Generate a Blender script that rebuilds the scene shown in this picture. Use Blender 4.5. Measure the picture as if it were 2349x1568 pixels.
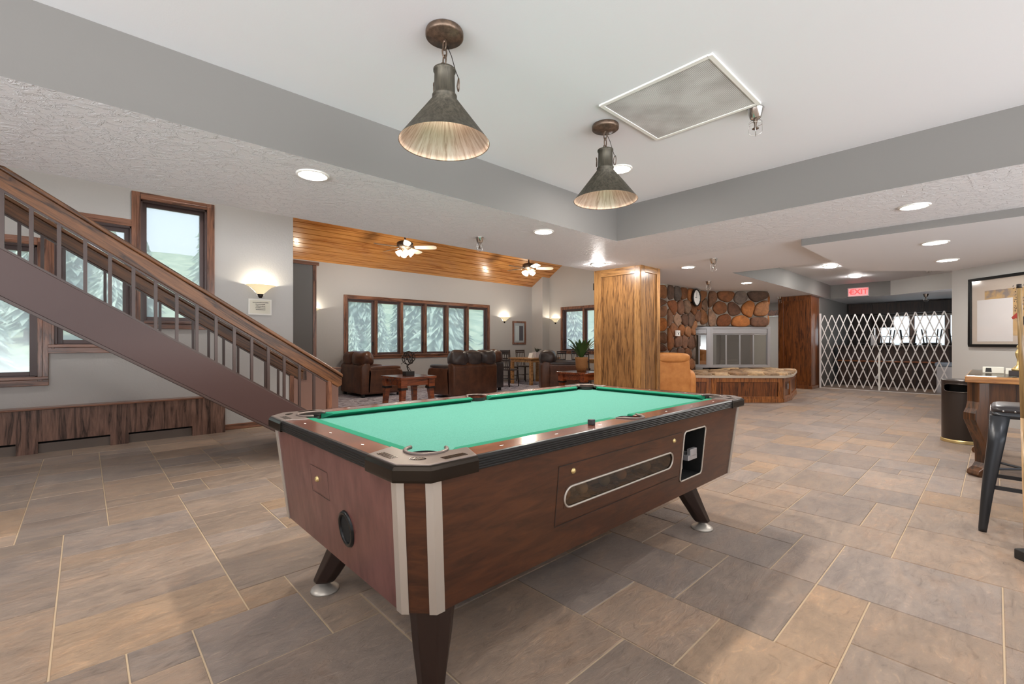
import bpy, bmesh, math, random
from mathutils import Vector, Matrix, noise
R = math.radians
PI = math.pi
scene = bpy.context.scene
for o in list(bpy.data.objects):
    bpy.data.objects.remove(o)
random.seed(7)

# ------------------------------------------------------------------ camera, world, exposure
AZ = R(46.77)                      # viewing direction, measured from +X (the table's long axis) towards +Y
cam_d = bpy.data.cameras.new('camera')
cam = bpy.data.objects.new('camera', cam_d)
scene.collection.objects.link(cam)
cam.location = (0, 0, 1.18)
cam.rotation_euler = (R(90), 0, AZ - R(90))
cam_d.sensor_width = 36
cam_d.lens = 36 * 1044 / 2349
cam_d.shift_y = 2 / 2349
cam_d.clip_start = .02
cam_d.clip_end = 300
scene.camera = cam
scene.view_settings.view_transform = 'Standard'
scene.view_settings.look = 'None'
scene.view_settings.gamma = 1
scene.view_settings.use_curve_mapping = False
scene.view_settings.exposure = 0.0
cy = scene.cycles
cy.max_bounces = 7
cy.diffuse_bounces = 5
cy.glossy_bounces = 3
cy.transmission_bounces = 4
cy.transparent_max_bounces = 8
cy.caustics_reflective = False
cy.caustics_refractive = False
cy.sample_clamp_indirect = 4
cy.use_denoising = True
cy.use_adaptive_sampling = True
cy.adaptive_threshold = .02

world = bpy.data.worlds.new('sky')
scene.world = world
world.use_nodes = True
wn, wl = world.node_tree.nodes, world.node_tree.links
bg = wn['Background']
tc = wn.new('ShaderNodeTexCoord')
sx = wn.new('ShaderNodeSeparateXYZ')
wl.new(tc.outputs['Generated'], sx.inputs[0])
rp = wn.new('ShaderNodeValToRGB')
wl.new(sx.outputs['Z'], rp.inputs[0])
rp.color_ramp.elements[0].position = 0.0
rp.color_ramp.elements[0].color = (.86, .89, .91, 1)
rp.color_ramp.elements[1].position = .55
rp.color_ramp.elements[1].color = (.50, .70, .92, 1)
wno = wn.new('ShaderNodeTexNoise')
wno.inputs['Scale'].default_value = 3.0
wno.inputs['Detail'].default_value = 5
wmap = wn.new('ShaderNodeMapping')
wmap.inputs['Scale'].default_value = (1, 1, 4)
wl.new(tc.outputs['Generated'], wmap.inputs[0])
wl.new(wmap.outputs[0], wno.inputs['Vector'])
wr = wn.new('ShaderNodeValToRGB')
wr.color_ramp.elements[0].position = .45
wr.color_ramp.elements[1].position = .68
wl.new(wno.outputs['Fac'], wr.inputs[0])
wmx = wn.new('ShaderNodeMixRGB')
wl.new(wr.outputs[0], wmx.inputs[0])
wl.new(rp.outputs[0], wmx.inputs[1])
wmx.inputs[2].default_value = (.95, .95, .96, 1)
wl.new(wmx.outputs[0], bg.inputs[0])
# behind the camera, an added glow below the horizon lifts the ceilings
wdot = wn.new('ShaderNodeVectorMath')
wdot.operation = 'DOT_PRODUCT'
wl.new(tc.outputs['Generated'], wdot.inputs[0])
wdot.inputs[1].default_value = (-.70, -.71, 0)
def wmap(src, f0, f1, t0, t1, smooth=False):
    q = wn.new('ShaderNodeMapRange')
    if smooth:
        q.interpolation_type = 'SMOOTHSTEP'
    for k, x in zip(('From Min', 'From Max', 'To Min', 'To Max'), (f0, f1, t0, t1)):
        if hasattr(x, 'node'):
            wl.new(x, q.inputs[k])
        else:
            q.inputs[k].default_value = x
    wl.new(src, q.inputs['Value'])
    return q.outputs[0]
W_FRONT, W_SKY, W_UPLIGHT = 1.75, .55, 12.0        # sky ahead, sky behind, added uplight from below behind
back = wmap(sx.outputs['Z'], .02, -.06, W_SKY, W_UPLIGHT)
wl.new(wmap(wdot.outputs['Value'], .1, .6, W_FRONT, back, True), bg.inputs[1])
SUN = bpy.data.lights.new('hazy_sun', 'SUN')
SUN.energy = 5.0
SUN.angle = R(20)
SUN.color = (1, .96, .9)
so = bpy.data.objects.new('hazy_sun', SUN)
scene.collection.objects.link(so)
so.rotation_euler = (R(38), 0, R(-60))

L_CAN = 225.0        # radiance of a recessed lamp's lens
L_PEND = 85.0       # watt, pool table pendants
L_SCONCE = 14.0
L_FAN = 60.0

# ------------------------------------------------------------------ mesh helpers
class MB:
    def __init__(s):
        s.v, s.f, s.m, s.sm = [], [], [], []
        s.mi = 0
        s.smooth = False
    def add(s, vs, fs):
        b = len(s.v)
        s.v += [tuple(p) for p in vs]
        for f in fs:
            s.f.append([b + i for i in f])
            s.m.append(s.mi)
            s.sm.append(s.smooth)
        return s
    def box(s, x0, x1, y0, y1, z0, z1):
        vs = [(x, y, z) for z in (z0, z1) for x, y in ((x0, y0), (x1, y0), (x1, y1), (x0, y1))]
        return s.add(vs, [(0, 3, 2, 1), (4, 5, 6, 7), (0, 1, 5, 4), (1, 2, 6, 5), (2, 3, 7, 6), (3, 0, 4, 7)])
    def obox(s, c, u, v, w):
        """box from a centre and three half-axis vectors"""
        c, u, v, w = map(Vector, (c, u, v, w))
        vs = [c + a * u + b * v + k * w for k in (-1, 1) for a, b in ((-1, -1), (1, -1), (1, 1), (-1, 1))]
        return s.add(vs, [(0, 3, 2, 1), (4, 5, 6, 7), (0, 1, 5, 4), (1, 2, 6, 5), (2, 3, 7, 6), (3, 0, 4, 7)])
    def loft(s, rings, cap=True, closed=True):
        n = len(rings[0])
        vs = [p for r in rings for p in r]
        fs = []
        for k in range(len(rings) - 1):
            for i in range(n if closed else n - 1):
                j = (i + 1) % n
                fs.append((k * n + i, k * n + j, (k + 1) * n + j, (k + 1) * n + i))
        if cap:
            fs.append(tuple(range(n - 1, -1, -1)))
            fs.append(tuple((len(rings) - 1) * n + i for i in range(n)))
        return s.add(vs, fs)
    def prism(s, poly, z0, z1):
        return s.loft([[(x, y, z0) for x, y in poly], [(x, y, z1) for x, y in poly]])
    def prism_y(s, poly, y0, y1):
        """polygon in x,z extruded along y"""
        return s.loft([[(x, y1, z) for x, z in poly], [(x, y0, z) for x, z in poly]])
    def prism_x(s, poly, x0, x1):
        """polygon in y,z extruded along x"""
        return s.loft([[(x0, y, z) for y, z in poly], [(x1, y, z) for y, z in poly]])
    def lathe(s, prof, n=24, c=(0, 0, 0), a0=0, a1=2 * PI):
        full = abs(a1 - a0 - 2 * PI) < 1e-6
        k = n if full else n + 1
        rings = []
        for r, z in prof:
            rings.append([(c[0] + r * math.cos(a0 + (a1 - a0) * i / n), c[1] + r * math.sin(a0 + (a1 - a0) * i / n), c[2] + z) for i in range(k)])
        return s.loft(rings, cap=False, closed=full)
    def cyl(s, c, r, z0, z1, n=20, r2=None):
        r2 = r if r2 is None else r2
        return s.loft([[(c[0] + q * math.cos(2 * PI * i / n), c[1] + q * math.sin(2 * PI * i / n), z) for i in range(n)] for q, z in ((r, z0), (r2, z1))])
    def tube(s, pts, r, n=8, close=False, rads=None):
        pts = [Vector(p) for p in pts]
        rings = []
        m = len(pts)
        up = Vector((0, 0, 1))
        prev = None
        for i, p in enumerate(pts):
            if close:
                t = (pts[(i + 1) % m] - pts[i - 1]).normalized()
            else:
                t = (pts[min(i + 1, m - 1)] - pts[max(i - 1, 0)]).normalized()
            if prev is None:
                a = t.cross(up)
                if a.length < .01:
                    a = t.cross(Vector((1, 0, 0)))
            else:
                a = prev - t * prev.dot(t)
            a.normalize()
            prev = a
            b = t.cross(a)
            q = rads[i] if rads else r
            rings.append([p + q * (math.cos(2 * PI * k / n) * a + math.sin(2 * PI * k / n) * b) for k in range(n)])
        if close:
            rings.append(rings[0])
            return s.loft(rings, cap=False)
        return s.loft(rings)
    def pillow(s, c, sx, sy, sz, e=.45, n=16, m=24, rot=None, wob=0, seed=0):
        """rounded cushion: superellipsoid with half sizes sx, sy, sz"""
        f = lambda w, q: math.copysign(abs(w) ** q, w)
        rings = []
        for i in range(n + 1):
            ph = -PI / 2 + PI * i / n
            ring = []
            for j in range(m):
                t = 2 * PI * j / m
                p = Vector((sx * f(math.cos(ph), e) * f(math.cos(t), e), sy * f(math.cos(ph), e) * f(math.sin(t), e), sz * f(math.sin(ph), e)))
                if wob:
                    d = noise.noise(Vector((p.x * 6 + seed, p.y * 6, p.z * 6)))
                    p *= 1 + wob * d
                if rot is not None:
                    p = rot @ p
                ring.append(p + Vector(c))
            rings.append(ring)
        return s.loft(rings, cap=False)
    def build(s, name, mats, parent=None, bevel=0, weld=True, loc=None, seg=2):
        me = bpy.data.meshes.new(name)
        me.from_pydata([tuple(p) for p in s.v], [], s.f)
        for m in (mats if isinstance(mats, (list, tuple)) else [mats]):
            me.materials.append(m)
        me.polygons.foreach_set('material_index', s.m)
        me.polygons.foreach_set('use_smooth', s.sm)
        bm = bmesh.new()
        bm.from_mesh(me)
        if weld:
            bmesh.ops.remove_doubles(bm, verts=bm.verts, dist=1e-5)
        bmesh.ops.recalc_face_normals(bm, faces=bm.faces)
        bm.to_mesh(me)
        bm.free()
        o = bpy.data.objects.new(name, me)
        scene.collection.objects.link(o)
        if parent:
            o.parent = parent
        if loc:
            o.location = loc
        if bevel:
            md = o.modifiers.new('bevel', 'BEVEL')
            md.width = bevel
            md.segments = seg
            md.limit_method = 'ANGLE'
            md.angle_limit = R(35)
            md.harden_normals = False
        return o

def thing(name, label, cat, loc=(0, 0, 0), rz=0, group=None):
    o = bpy.data.objects.new(name, None)
    scene.collection.objects.link(o)
    o.empty_display_size = .1
    o.location = loc
    o.rotation_euler = (0, 0, rz)
    o['label'] = label
    o['category'] = cat
    if group:
        o['group'] = group
    return o
def tag(o, label, cat, group=None, kind=None):
    o['label'] = label
    o['category'] = cat
    if group:
        o['group'] = group
    if kind:
        o['kind'] = kind
    return o
def struct(o, label=None, cat=None):
    o['kind'] = 'structure'
    if label:
        o['label'] = label
        o['category'] = cat or 'structure'
    return o
def sgroup(name, loc=(0, 0, 0), rz=0, label=None, cat=None):
    o = bpy.data.objects.new(name, None)
    scene.collection.objects.link(o)
    o.location = loc
    o.rotation_euler = (0, 0, rz)
    return struct(o, label, cat)
def copy_tree(o, parent=None):
    c = o.copy()
    scene.collection.objects.link(c)
    c.parent = parent
    for ch in [x for x in scene.objects if x.parent == o]:
        copy_tree(ch, c)
    return c
def dup(o, label, loc, rz=None):
    c = copy_tree(o)
    c.location = loc
    if rz is not None:
        c.rotation_euler = (0, 0, rz)
    c['label'] = label
    return c

def from_view(d, lat):
    return (d * math.cos(AZ) + lat * math.sin(AZ), d * math.sin(AZ) - lat * math.cos(AZ))

# ------------------------------------------------------------------ materials
def srgb(r, g, b):
    f = lambda c: c / 12.92 if c <= .04045 else ((c + .055) / 1.055) ** 2.4
    return (f(r / 255), f(g / 255), f(b / 255), 1)
def mat(name, col, rough=.5, metal=0, spec=.5, coat=0):
    m = bpy.data.materials.new(name)
    m.use_nodes = True
    p = m.node_tree.nodes['Principled BSDF']
    p.inputs['Base Color'].default_value = col if len(col) == 4 else (*col, 1)
    p.inputs['Roughness'].default_value = rough
    p.inputs['Metallic'].default_value = metal
    p.inputs['Specular IOR Level'].default_value = spec
    if coat:
        p.inputs['Coat Weight'].default_value = coat
        p.inputs['Coat Roughness'].default_value = .12
    return m
def nodes(m):
    return m.node_tree.nodes, m.node_tree.links, m.node_tree.nodes['Principled BSDF']
def coords(m, scale=(1, 1, 1), rot=(0, 0, 0), kind='Object'):
    n, l, p = nodes(m)
    t = n.new('ShaderNodeTexCoord')
    mp = n.new('ShaderNodeMapping')
    mp.inputs['Scale'].default_value = scale
    mp.inputs['Rotation'].default_value = rot
    l.new(t.outputs[kind], mp.inputs[0])
    return mp.outputs[0]
def tex_noise(m, vec, scale, detail=4, rough=.55, dist=0):
    n, l, p = nodes(m)
    t = n.new('ShaderNodeTexNoise')
    t.inputs['Scale'].default_value = scale
    t.inputs['Detail'].default_value = detail
    t.inputs['Roughness'].default_value = rough
    t.inputs['Distortion'].default_value = dist
    l.new(vec, t.inputs['Vector'])
    return t.outputs['Fac']
def ramp(m, fac, stops):
    n, l, p = nodes(m)
    r = n.new('ShaderNodeValToRGB')
    el = r.color_ramp.elements
    while len(el) < len(stops):
        el.new(.5)
    for e, (pos, c) in zip(el, stops):
        e.position = pos
        e.color = c if len(c) == 4 else (*c, 1)
    l.new(fac, r.inputs[0])
    return r.outputs[0]
def bump(m, h, strength=.3, dist=.01):
    n, l, p = nodes(m)
    b = n.new('ShaderNodeBump')
    b.inputs['Strength'].default_value = strength
    b.inputs['Distance'].default_value = dist
    l.new(h, b.inputs['Height'])
    l.new(b.outputs[0], p.inputs['Normal'])
def setcol(m, c):
    n, l, p = nodes(m)
    l.new(c, p.inputs['Base Color'])
def mixc(m, fac, a, b, mode='MIX'):
    n, l, p = nodes(m)
    x = n.new('ShaderNodeMixRGB')
    x.blend_type = mode
    for i, q in ((0, fac), (1, a), (2, b)):
        if hasattr(q, 'is_linked') or hasattr(q, 'node'):
            l.new(q, x.inputs[i])
        else:
            x.inputs[i].default_value = q
    return x.outputs[0]

def paint(name, col, scale=70, strength=.25, rough=.6, dist=.004, blotch=0):
    m = mat(name, col, rough, spec=.3)
    v = coords(m)
    a = tex_noise(m, v, scale, 3, .6)
    if blotch:
        b = tex_noise(m, v, blotch, 5, .65, .6)
        h = ramp(m, b, [(.47, (0, 0, 0)), (.56, (1, 1, 1))])
        h = mixc(m, .75, a, h)
    else:
        h = a
    bump(m, h, strength, dist)
    return m

def wood(name, dark, light, axis='Z', scale=1.0, rough=.35, contrast=1.0, bump_s=.08, coat=0.0, spec=.5, tilt=0):
    """oak style: stretched noise along AXIS with cathedral bands"""
    m = mat(name, light, rough, spec=spec, coat=coat)
    st = {'X': (1.2, 16, 16), 'Y': (16, 1.2, 16), 'Z': (16, 16, 1.2)}[axis]
    st2 = {'X': (4, 90, 90), 'Y': (90, 4, 90), 'Z': (90, 90, 4)}[axis]
    v = coords(m, tuple(s * scale for s in st))
    v2 = coords(m, tuple(s * scale for s in st2))
    if tilt:
        n_, l_, p_ = nodes(m)
        pre = n_.new('ShaderNodeMapping')
        pre.inputs['Rotation'].default_value = (0, tilt, 0)
        l_.new(n_['Texture Coordinate'].outputs['Object'], pre.inputs[0])
        for q in (v, v2):
            l_.new(pre.outputs[0], q.node.inputs[0])
    a = tex_noise(m, v, .55, 5, .55, 1.6)
    b = tex_noise(m, v2, 1.0, 3, .7)
    mid = tuple((x + y) / 2 for x, y in zip(dark, light))
    bands = m.node_tree.nodes.new('ShaderNodeMath')
    bands.operation = 'MULTIPLY'
    m.node_tree.links.new(a, bands.inputs[0])
    bands.inputs[1].default_value = 5.0
    fr = m.node_tree.nodes.new('ShaderNodeMath')
    fr.operation = 'PINGPONG'
    m.node_tree.links.new(bands.outputs[0], fr.inputs[0])
    fr.inputs[1].default_value = 1.0
    c1 = ramp(m, fr.outputs[0], [(.0, dark), (.28, mid), (1, light)])
    c2 = ramp(m, b, [(.38, (.55, .5, .45)), (.56, (1, 1, 1))])
    c = mixc(m, .65 * contrast, c1, c2, 'MULTIPLY')
    setcol(m, c)
    bump(m, b, bump_s, .002)
    return m

def leather(name, c1, c2, rough=.38):
    m = mat(name, c1, rough, spec=.5)
    v = coords(m)
    a = tex_noise(m, v, 6, 5, .6)
    setcol(m, ramp(m, a, [(.3, c1), (.7, c2)]))
    bump(m, tex_noise(m, v, 120, 3), .15, .002)
    return m
def emis(name, col, strength):
    m = bpy.data.materials.new(name)
    m.use_nodes = True
    p = m.node_tree.nodes['Principled BSDF']
    p.inputs['Base Color'].default_value = (*col[:3], 1)
    p.inputs['Emission Color'].default_value = (*col[:3], 1)
    p.inputs['Emission Strength'].default_value = strength
    return m

M = {}
M['wall'] = paint('wall_grey_paint', srgb(190, 188, 186), 45, .28, .5, .006)
M['wallp'] = paint('wall_plain_paint', srgb(190, 188, 184), 120, .10, .6, .003)
M['soffit'] = paint('soffit_grey_paint', srgb(120, 117, 114), 120, .08, .6, .003)
M['ceil'] = paint('ceiling_knockdown', srgb(228, 229, 233), 60, .7, .45, .010, blotch=16)
M['ceils'] = paint('ceiling_smooth', srgb(228, 229, 233), 90, .12, .6, .003)
OAK_D, OAK_L = srgb(112, 74, 40), srgb(176, 128, 76)
M['oakZ'] = wood('golden_oak_upright', OAK_D, srgb(186, 138, 84), 'Z', 2.0, .32, coat=.25)
M['oakX'] = wood('golden_oak_across', OAK_D, srgb(186, 138, 84), 'X', 2.0, .32, coat=.25)
M['railX'] = wood('handrail_oak', srgb(48, 28, 16), srgb(122, 80, 48), 'X', 1.6, .35, 1.1)
M['panelZ'] = wood('oak_panel_upright', srgb(86, 56, 30), srgb(164, 118, 70), 'Z', 2.4, .32, coat=.25)
M['redoakZ'] = wood('red_oak_upright', srgb(64, 30, 12), srgb(142, 82, 38), 'Z', 2.4, .3, coat=.3)
M['redoakX'] = wood('red_oak_across', srgb(70, 30, 12), srgb(160, 90, 42), 'X', 1.2, .3, coat=.3)
M['hframe'] = wood('hearth_frame_oak', srgb(104, 58, 24), srgb(186, 116, 58), 'Z', 2.4, .3, coat=.3)
M['heat'] = wood('faded_oak_cover', srgb(56, 38, 32), srgb(146, 112, 98), 'Z', 1.6, .4, 1.0)
M['trim'] = wood('window_trim_oak', srgb(80, 50, 38), srgb(154, 106, 82), 'X', 1.6, .3, .8, coat=.3)
M['trimZ'] = wood('window_trim_oak_upright', srgb(80, 50, 38), srgb(154, 106, 82), 'Z', 1.6, .3, .8, coat=.3)
M['sash'] = mat('sash_brown', srgb(92, 72, 70), .35)
M['stringer'] = mat('stair_brown_paint', srgb(70, 48, 45), .42)
_v = coords(M['stringer'])
bump(M['stringer'], tex_noise(M['stringer'], _v, 220, 3), .12, .002)
M['railS'] = wood('sloping_handrail_oak', srgb(48, 28, 16), srgb(122, 80, 48), 'X', 1.4, .35, 1.1, tilt=R(-33))
M['bal'] = mat('baluster_brown', srgb(70, 54, 50), .38)
M['maho'] = mat('mahogany_laminate', srgb(78, 34, 22), .3, spec=.5)
_n = tex_noise(M['maho'], coords(M['maho'], (2.5, 2.5, 14)), 2.2, 6, .62, .8)
setcol(M['maho'], ramp(M['maho'], _n, [(.3, srgb(50, 26, 14)), (.5, srgb(70, 38, 22)), (.72, srgb(88, 50, 28))]))
M['mahoSheen'] = mat('mahogany_end_sheen', srgb(84, 44, 40), .3)
_n = tex_noise(M['mahoSheen'], coords(M['mahoSheen'], (6, 6, 2)), 3, 5, .6)
setcol(M['mahoSheen'], ramp(M['mahoSheen'], _n, [(.35, srgb(92, 54, 50)), (.7, srgb(120, 78, 72))]))  # paler pink tones paint the window's sheen onto the cabinet ends
M['rail'] = mat('rail_mahogany', srgb(92, 46, 34), .22, coat=.5)
_n = tex_noise(M['rail'], coords(M['rail'], (2, 5, 5)), 3, 4, .6)
setcol(M['rail'], ramp(M['rail'], _n, [(.35, srgb(74, 36, 28)), (.7, srgb(122, 68, 50))]))
M['black'] = mat('black_trim', (.008, .008, .008, 1), .3, spec=.35)
M['blackm'] = mat('black_matt', (.015, .014, .013, 1), .6)
M['leg'] = mat('table_leg_dark_brown', srgb(40, 24, 18), .35)
M['cast'] = mat('pewter_casting', srgb(116, 103, 97), .38, .5)
M['castd'] = mat('pewter_dark', srgb(46, 39, 32), .2, .75)
M['alu'] = mat('brushed_aluminium', srgb(196, 188, 178), .4, .55)
M['steel'] = mat('brushed_steel', srgb(182, 180, 182), .4, .55)
M['chrome'] = mat('chrome', srgb(210, 208, 205), .15, 1)
M['gate'] = mat('galvanised_gate', srgb(226, 222, 220), .4, 0)
M['brass'] = mat('brass', srgb(222, 198, 140), .3, .8)
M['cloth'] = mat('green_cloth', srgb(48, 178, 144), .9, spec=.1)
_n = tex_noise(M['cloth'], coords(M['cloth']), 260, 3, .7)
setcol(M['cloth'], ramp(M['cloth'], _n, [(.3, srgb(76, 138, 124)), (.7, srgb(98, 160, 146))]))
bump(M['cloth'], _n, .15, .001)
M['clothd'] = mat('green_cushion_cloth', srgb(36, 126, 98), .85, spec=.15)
M['white'] = mat('white', srgb(235, 233, 228), .5)
M['paper'] = mat('paper', srgb(226, 222, 208), .7)
M['ink'] = mat('ink', srgb(40, 38, 36), .7)
M['glassf'] = mat('frosted_glass_bowl', srgb(250, 238, 214), .4)
M['bronze'] = mat('aged_bronze', srgb(92, 74, 60), .42, .6)
_n = tex_noise(M['bronze'], coords(M['bronze']), 30, 5, .65)
setcol(M['bronze'], ramp(M['bronze'], _n, [(.35, srgb(78, 66, 56)), (.7, srgb(124, 102, 86))]))
M['shade'] = mat('weathered_metal_shade', srgb(74, 70, 62), .5, .5)
_n = tex_noise(M['shade'], coords(M['shade'], (30, 30, 3)), 2, 5, .65)
setcol(M['shade'], ramp(M['shade'], _n, [(.35, srgb(62, 58, 50)), (.7, srgb(98, 92, 80))]))
M['lamp_lens'] = emis('recessed_lamp_lens', (1, .965, .92), L_CAN)
M['bulb'] = emis('bulb', (1, .90, .76), 26)
M['fanglass'] = emis('fan_lamp_glass', (1, .93, .8), 3.5)
M['dark'] = mat('dark_interior', (.006, .006, .006, 1), .8)
M['darkwood'] = wood('dark_bar_wood', srgb(26, 16, 12), srgb(62, 40, 30), 'Z', 1.2, .4, .7)
M['leatherB'] = leather('brown_leather', srgb(66, 38, 24), srgb(104, 64, 42))
M['leatherK'] = leather('dark_leather', srgb(46, 40, 40), srgb(78, 66, 62))
M['leatherT'] = leather('tan_leather', srgb(196, 124, 62), srgb(222, 154, 88), .5)
M['table'] = wood('end_table_cherry', srgb(74, 30, 14), srgb(140, 70, 36), 'X', 1.4, .25, .7, coat=.5)
M['lightwood'] = wood('light_oak_table', srgb(140, 92, 50), srgb(206, 158, 104), 'X', 1.2, .3, .6)
M['cabriole'] = wood('antique_table_wood', srgb(36, 20, 10), srgb(96, 60, 32), 'Z', 1.4, .35, .7)
M['tabtop'] = wood('honey_wood_edge', srgb(140, 90, 46), srgb(196, 142, 84), 'Y', 1.4, .3, .5)
M['gun'] = mat('gunmetal_stool', srgb(64, 66, 70), .3, .7)
M['seatpad'] = mat('dark_seat_vinyl', srgb(46, 42, 44), .35)
M['binm'] = mat('bin_brown_metal', srgb(66, 58, 54), .35, .5)
M['stonegrout'] = mat('stone_mortar', srgb(150, 138, 126), .9)
M['leaf'] = mat('leaf_green', srgb(62, 92, 48), .45)
M['wicker'] = mat('wicker_pot', srgb(150, 104, 58), .7)
bump(M['wicker'], tex_noise(M['wicker'], coords(M['wicker'], (60, 60, 120)), 1, 2), .8, .01)
M['iron'] = mat('dark_iron', srgb(44, 38, 36), .45, .6)
M['fanblade'] = mat('fan_blade_whitewash', srgb(222, 210, 190), .4)
M['black_glass'] = mat('black_screen', (.004, .004, .005, 1), .08)

# planked wood ceiling
M['planks'] = wood('pine_tongue_and_groove', srgb(178, 110, 50), srgb(222, 156, 86), 'X', .9, .25, .35, coat=.4)
def prep_stone():
    m = mat('field_stone', srgb(130, 90, 60), .75, spec=.3)
    n, l, p = nodes(m)
    a = n.new('ShaderNodeVertexColor')
    a.layer_name = 'tone'
    v = coords(m)
    no = tex_noise(m, v, 9, 7, .7, .5)
    c = ramp(m, no, [(.25, (.30, .28, .28)), (.5, (.9, .88, .86)), (.72, (1.5, 1.35, 1.2))])
    setcol(m, mixc(m, .8, a.outputs[0], c, 'MULTIPLY'))
    bump(m, tex_noise(m, v, 16, 6, .7), .5, .02)
    return m
M['stone'] = prep_stone()
def prep_slate():
    m = mat('slate_tile', srgb(150, 130, 115), .42, spec=.4)
    n, l, p = nodes(m)
    a = n.new('ShaderNodeVertexColor')
    a.layer_name = 'tone'
    v = coords(m)
    v2 = coords(m, (1.0, 2.6, 1))
    n1 = tex_noise(m, v2, 1.9, 9, .68, 1.1)
    n2 = tex_noise(m, coords(m, (1, 2.4, 1), (0, 0, .12)), 9, 9, .74, 1.4)
    n4 = tex_noise(m, coords(m, (1, 1.3, 1)), 3.5, 8, .7, .4)
    c1 = ramp(m, n1, [(.30, (.80, .81, .83)), (.5, (1, .99, .98)), (.72, (1.18, 1.05, .93))])
    c2 = ramp(m, n2, [(.28, (.60, .585, .575)), (.45, (.95, .95, .95)), (.56, (1.0, 1.0, 1.0)), (.70, (1.38, 1.30, 1.22))])
    c4 = ramp(m, n4, [(.36, (.86, .86, .87)), (.62, (1.12, 1.10, 1.07))])
    c = mixc(m, .85, a.outputs[0], c1, 'MULTIPLY')
    c = mixc(m, .95, c, c2, 'MULTIPLY')
    c = mixc(m, .8, c, c4, 'MULTIPLY')
    setcol(m, c)
    rr = ramp(m, n2, [(.3, (.28, .28, .28)), (.7, (.50, .50, .50))])
    l.new(rr, p.inputs['Roughness'])
    n3 = tex_noise(m, coords(m, (1, 2.0, 1)), 20, 8, .75, 1.6)
    h = mixc(m, .4, n2, n3)
    bump(m, h, .8, .014)
    return m
M['slate'] = prep_slate()
M['grout'] = mat('sandy_grout', srgb(192, 170, 142), .9)
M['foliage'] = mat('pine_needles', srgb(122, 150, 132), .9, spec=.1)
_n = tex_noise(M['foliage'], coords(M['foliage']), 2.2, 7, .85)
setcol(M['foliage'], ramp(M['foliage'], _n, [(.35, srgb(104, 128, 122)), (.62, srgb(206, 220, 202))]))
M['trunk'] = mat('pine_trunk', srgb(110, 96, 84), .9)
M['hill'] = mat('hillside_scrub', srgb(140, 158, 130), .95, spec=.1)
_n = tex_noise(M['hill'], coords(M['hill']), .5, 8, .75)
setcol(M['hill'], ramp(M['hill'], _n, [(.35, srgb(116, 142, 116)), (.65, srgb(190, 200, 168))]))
def prep_pane():
    """window glass behind an insect screen: part clear, part a bright haze lit by the daylight outside"""
    m = bpy.data.materials.new('screened_window_glass')
    m.use_nodes = True
    n, l = m.node_tree.nodes, m.node_tree.links
    n.remove(n['Principled BSDF'])
    out = n['Material Output']
    t = n.new('ShaderNodeBsdfTransparent')
    t.inputs[0].default_value = (.94, .97, .98, 1)
    d = n.new('ShaderNodeBsdfTranslucent')
    d.inputs[0].default_value = (.90, .94, .98, 1)
    g = n.new('ShaderNodeBsdfGlossy')
    g.inputs['Roughness'].default_value = .03
    g.inputs[0].default_value = (.9, .9, .9, 1)
    a = n.new('ShaderNodeMixShader')
    a.inputs[0].default_value = .30
    l.new(t.outputs[0], a.inputs[1])
    l.new(d.outputs[0], a.inputs[2])
    b = n.new('ShaderNodeMixShader')
    b.inputs[0].default_value = .05
    l.new(a.outputs[0], b.inputs[1])
    l.new(g.outputs[0], b.inputs[2])
    l.new(b.outputs[0], out.inputs[0])
    return m
M['pane'] = prep_pane()
def prep_glass(name, tint, gl=.1, rough=.02):
    m = bpy.data.materials.new(name)
    m.use_nodes = True
    n, l = m.node_tree.nodes, m.node_tree.links
    n.remove(n['Principled BSDF'])
    out = n['Material Output']
    t = n.new('ShaderNodeBsdfTransparent')
    t.inputs[0].default_value = tint
    g = n.new('ShaderNodeBsdfGlossy')
    g.inputs['Roughness'].default_value = rough
    b = n.new('ShaderNodeMixShader')
    b.inputs[0].default_value = gl
    l.new(t.outputs[0], b.inputs[1])
    l.new(g.outputs[0], b.inputs[2])
    l.new(b.outputs[0], out.inputs[0])
    return m
M['fireglass'] = prep_glass('fireplace_glass', (.72, .70, .66, 1), .30)
M['picglass'] = prep_glass('picture_glass', (1, 1, 1, 1), .1, .08)
M['tabglass'] = prep_glass('table_glass', (.93, .96, .94, 1), .42)
M['tabsheen'] = M['tabglass']

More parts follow.
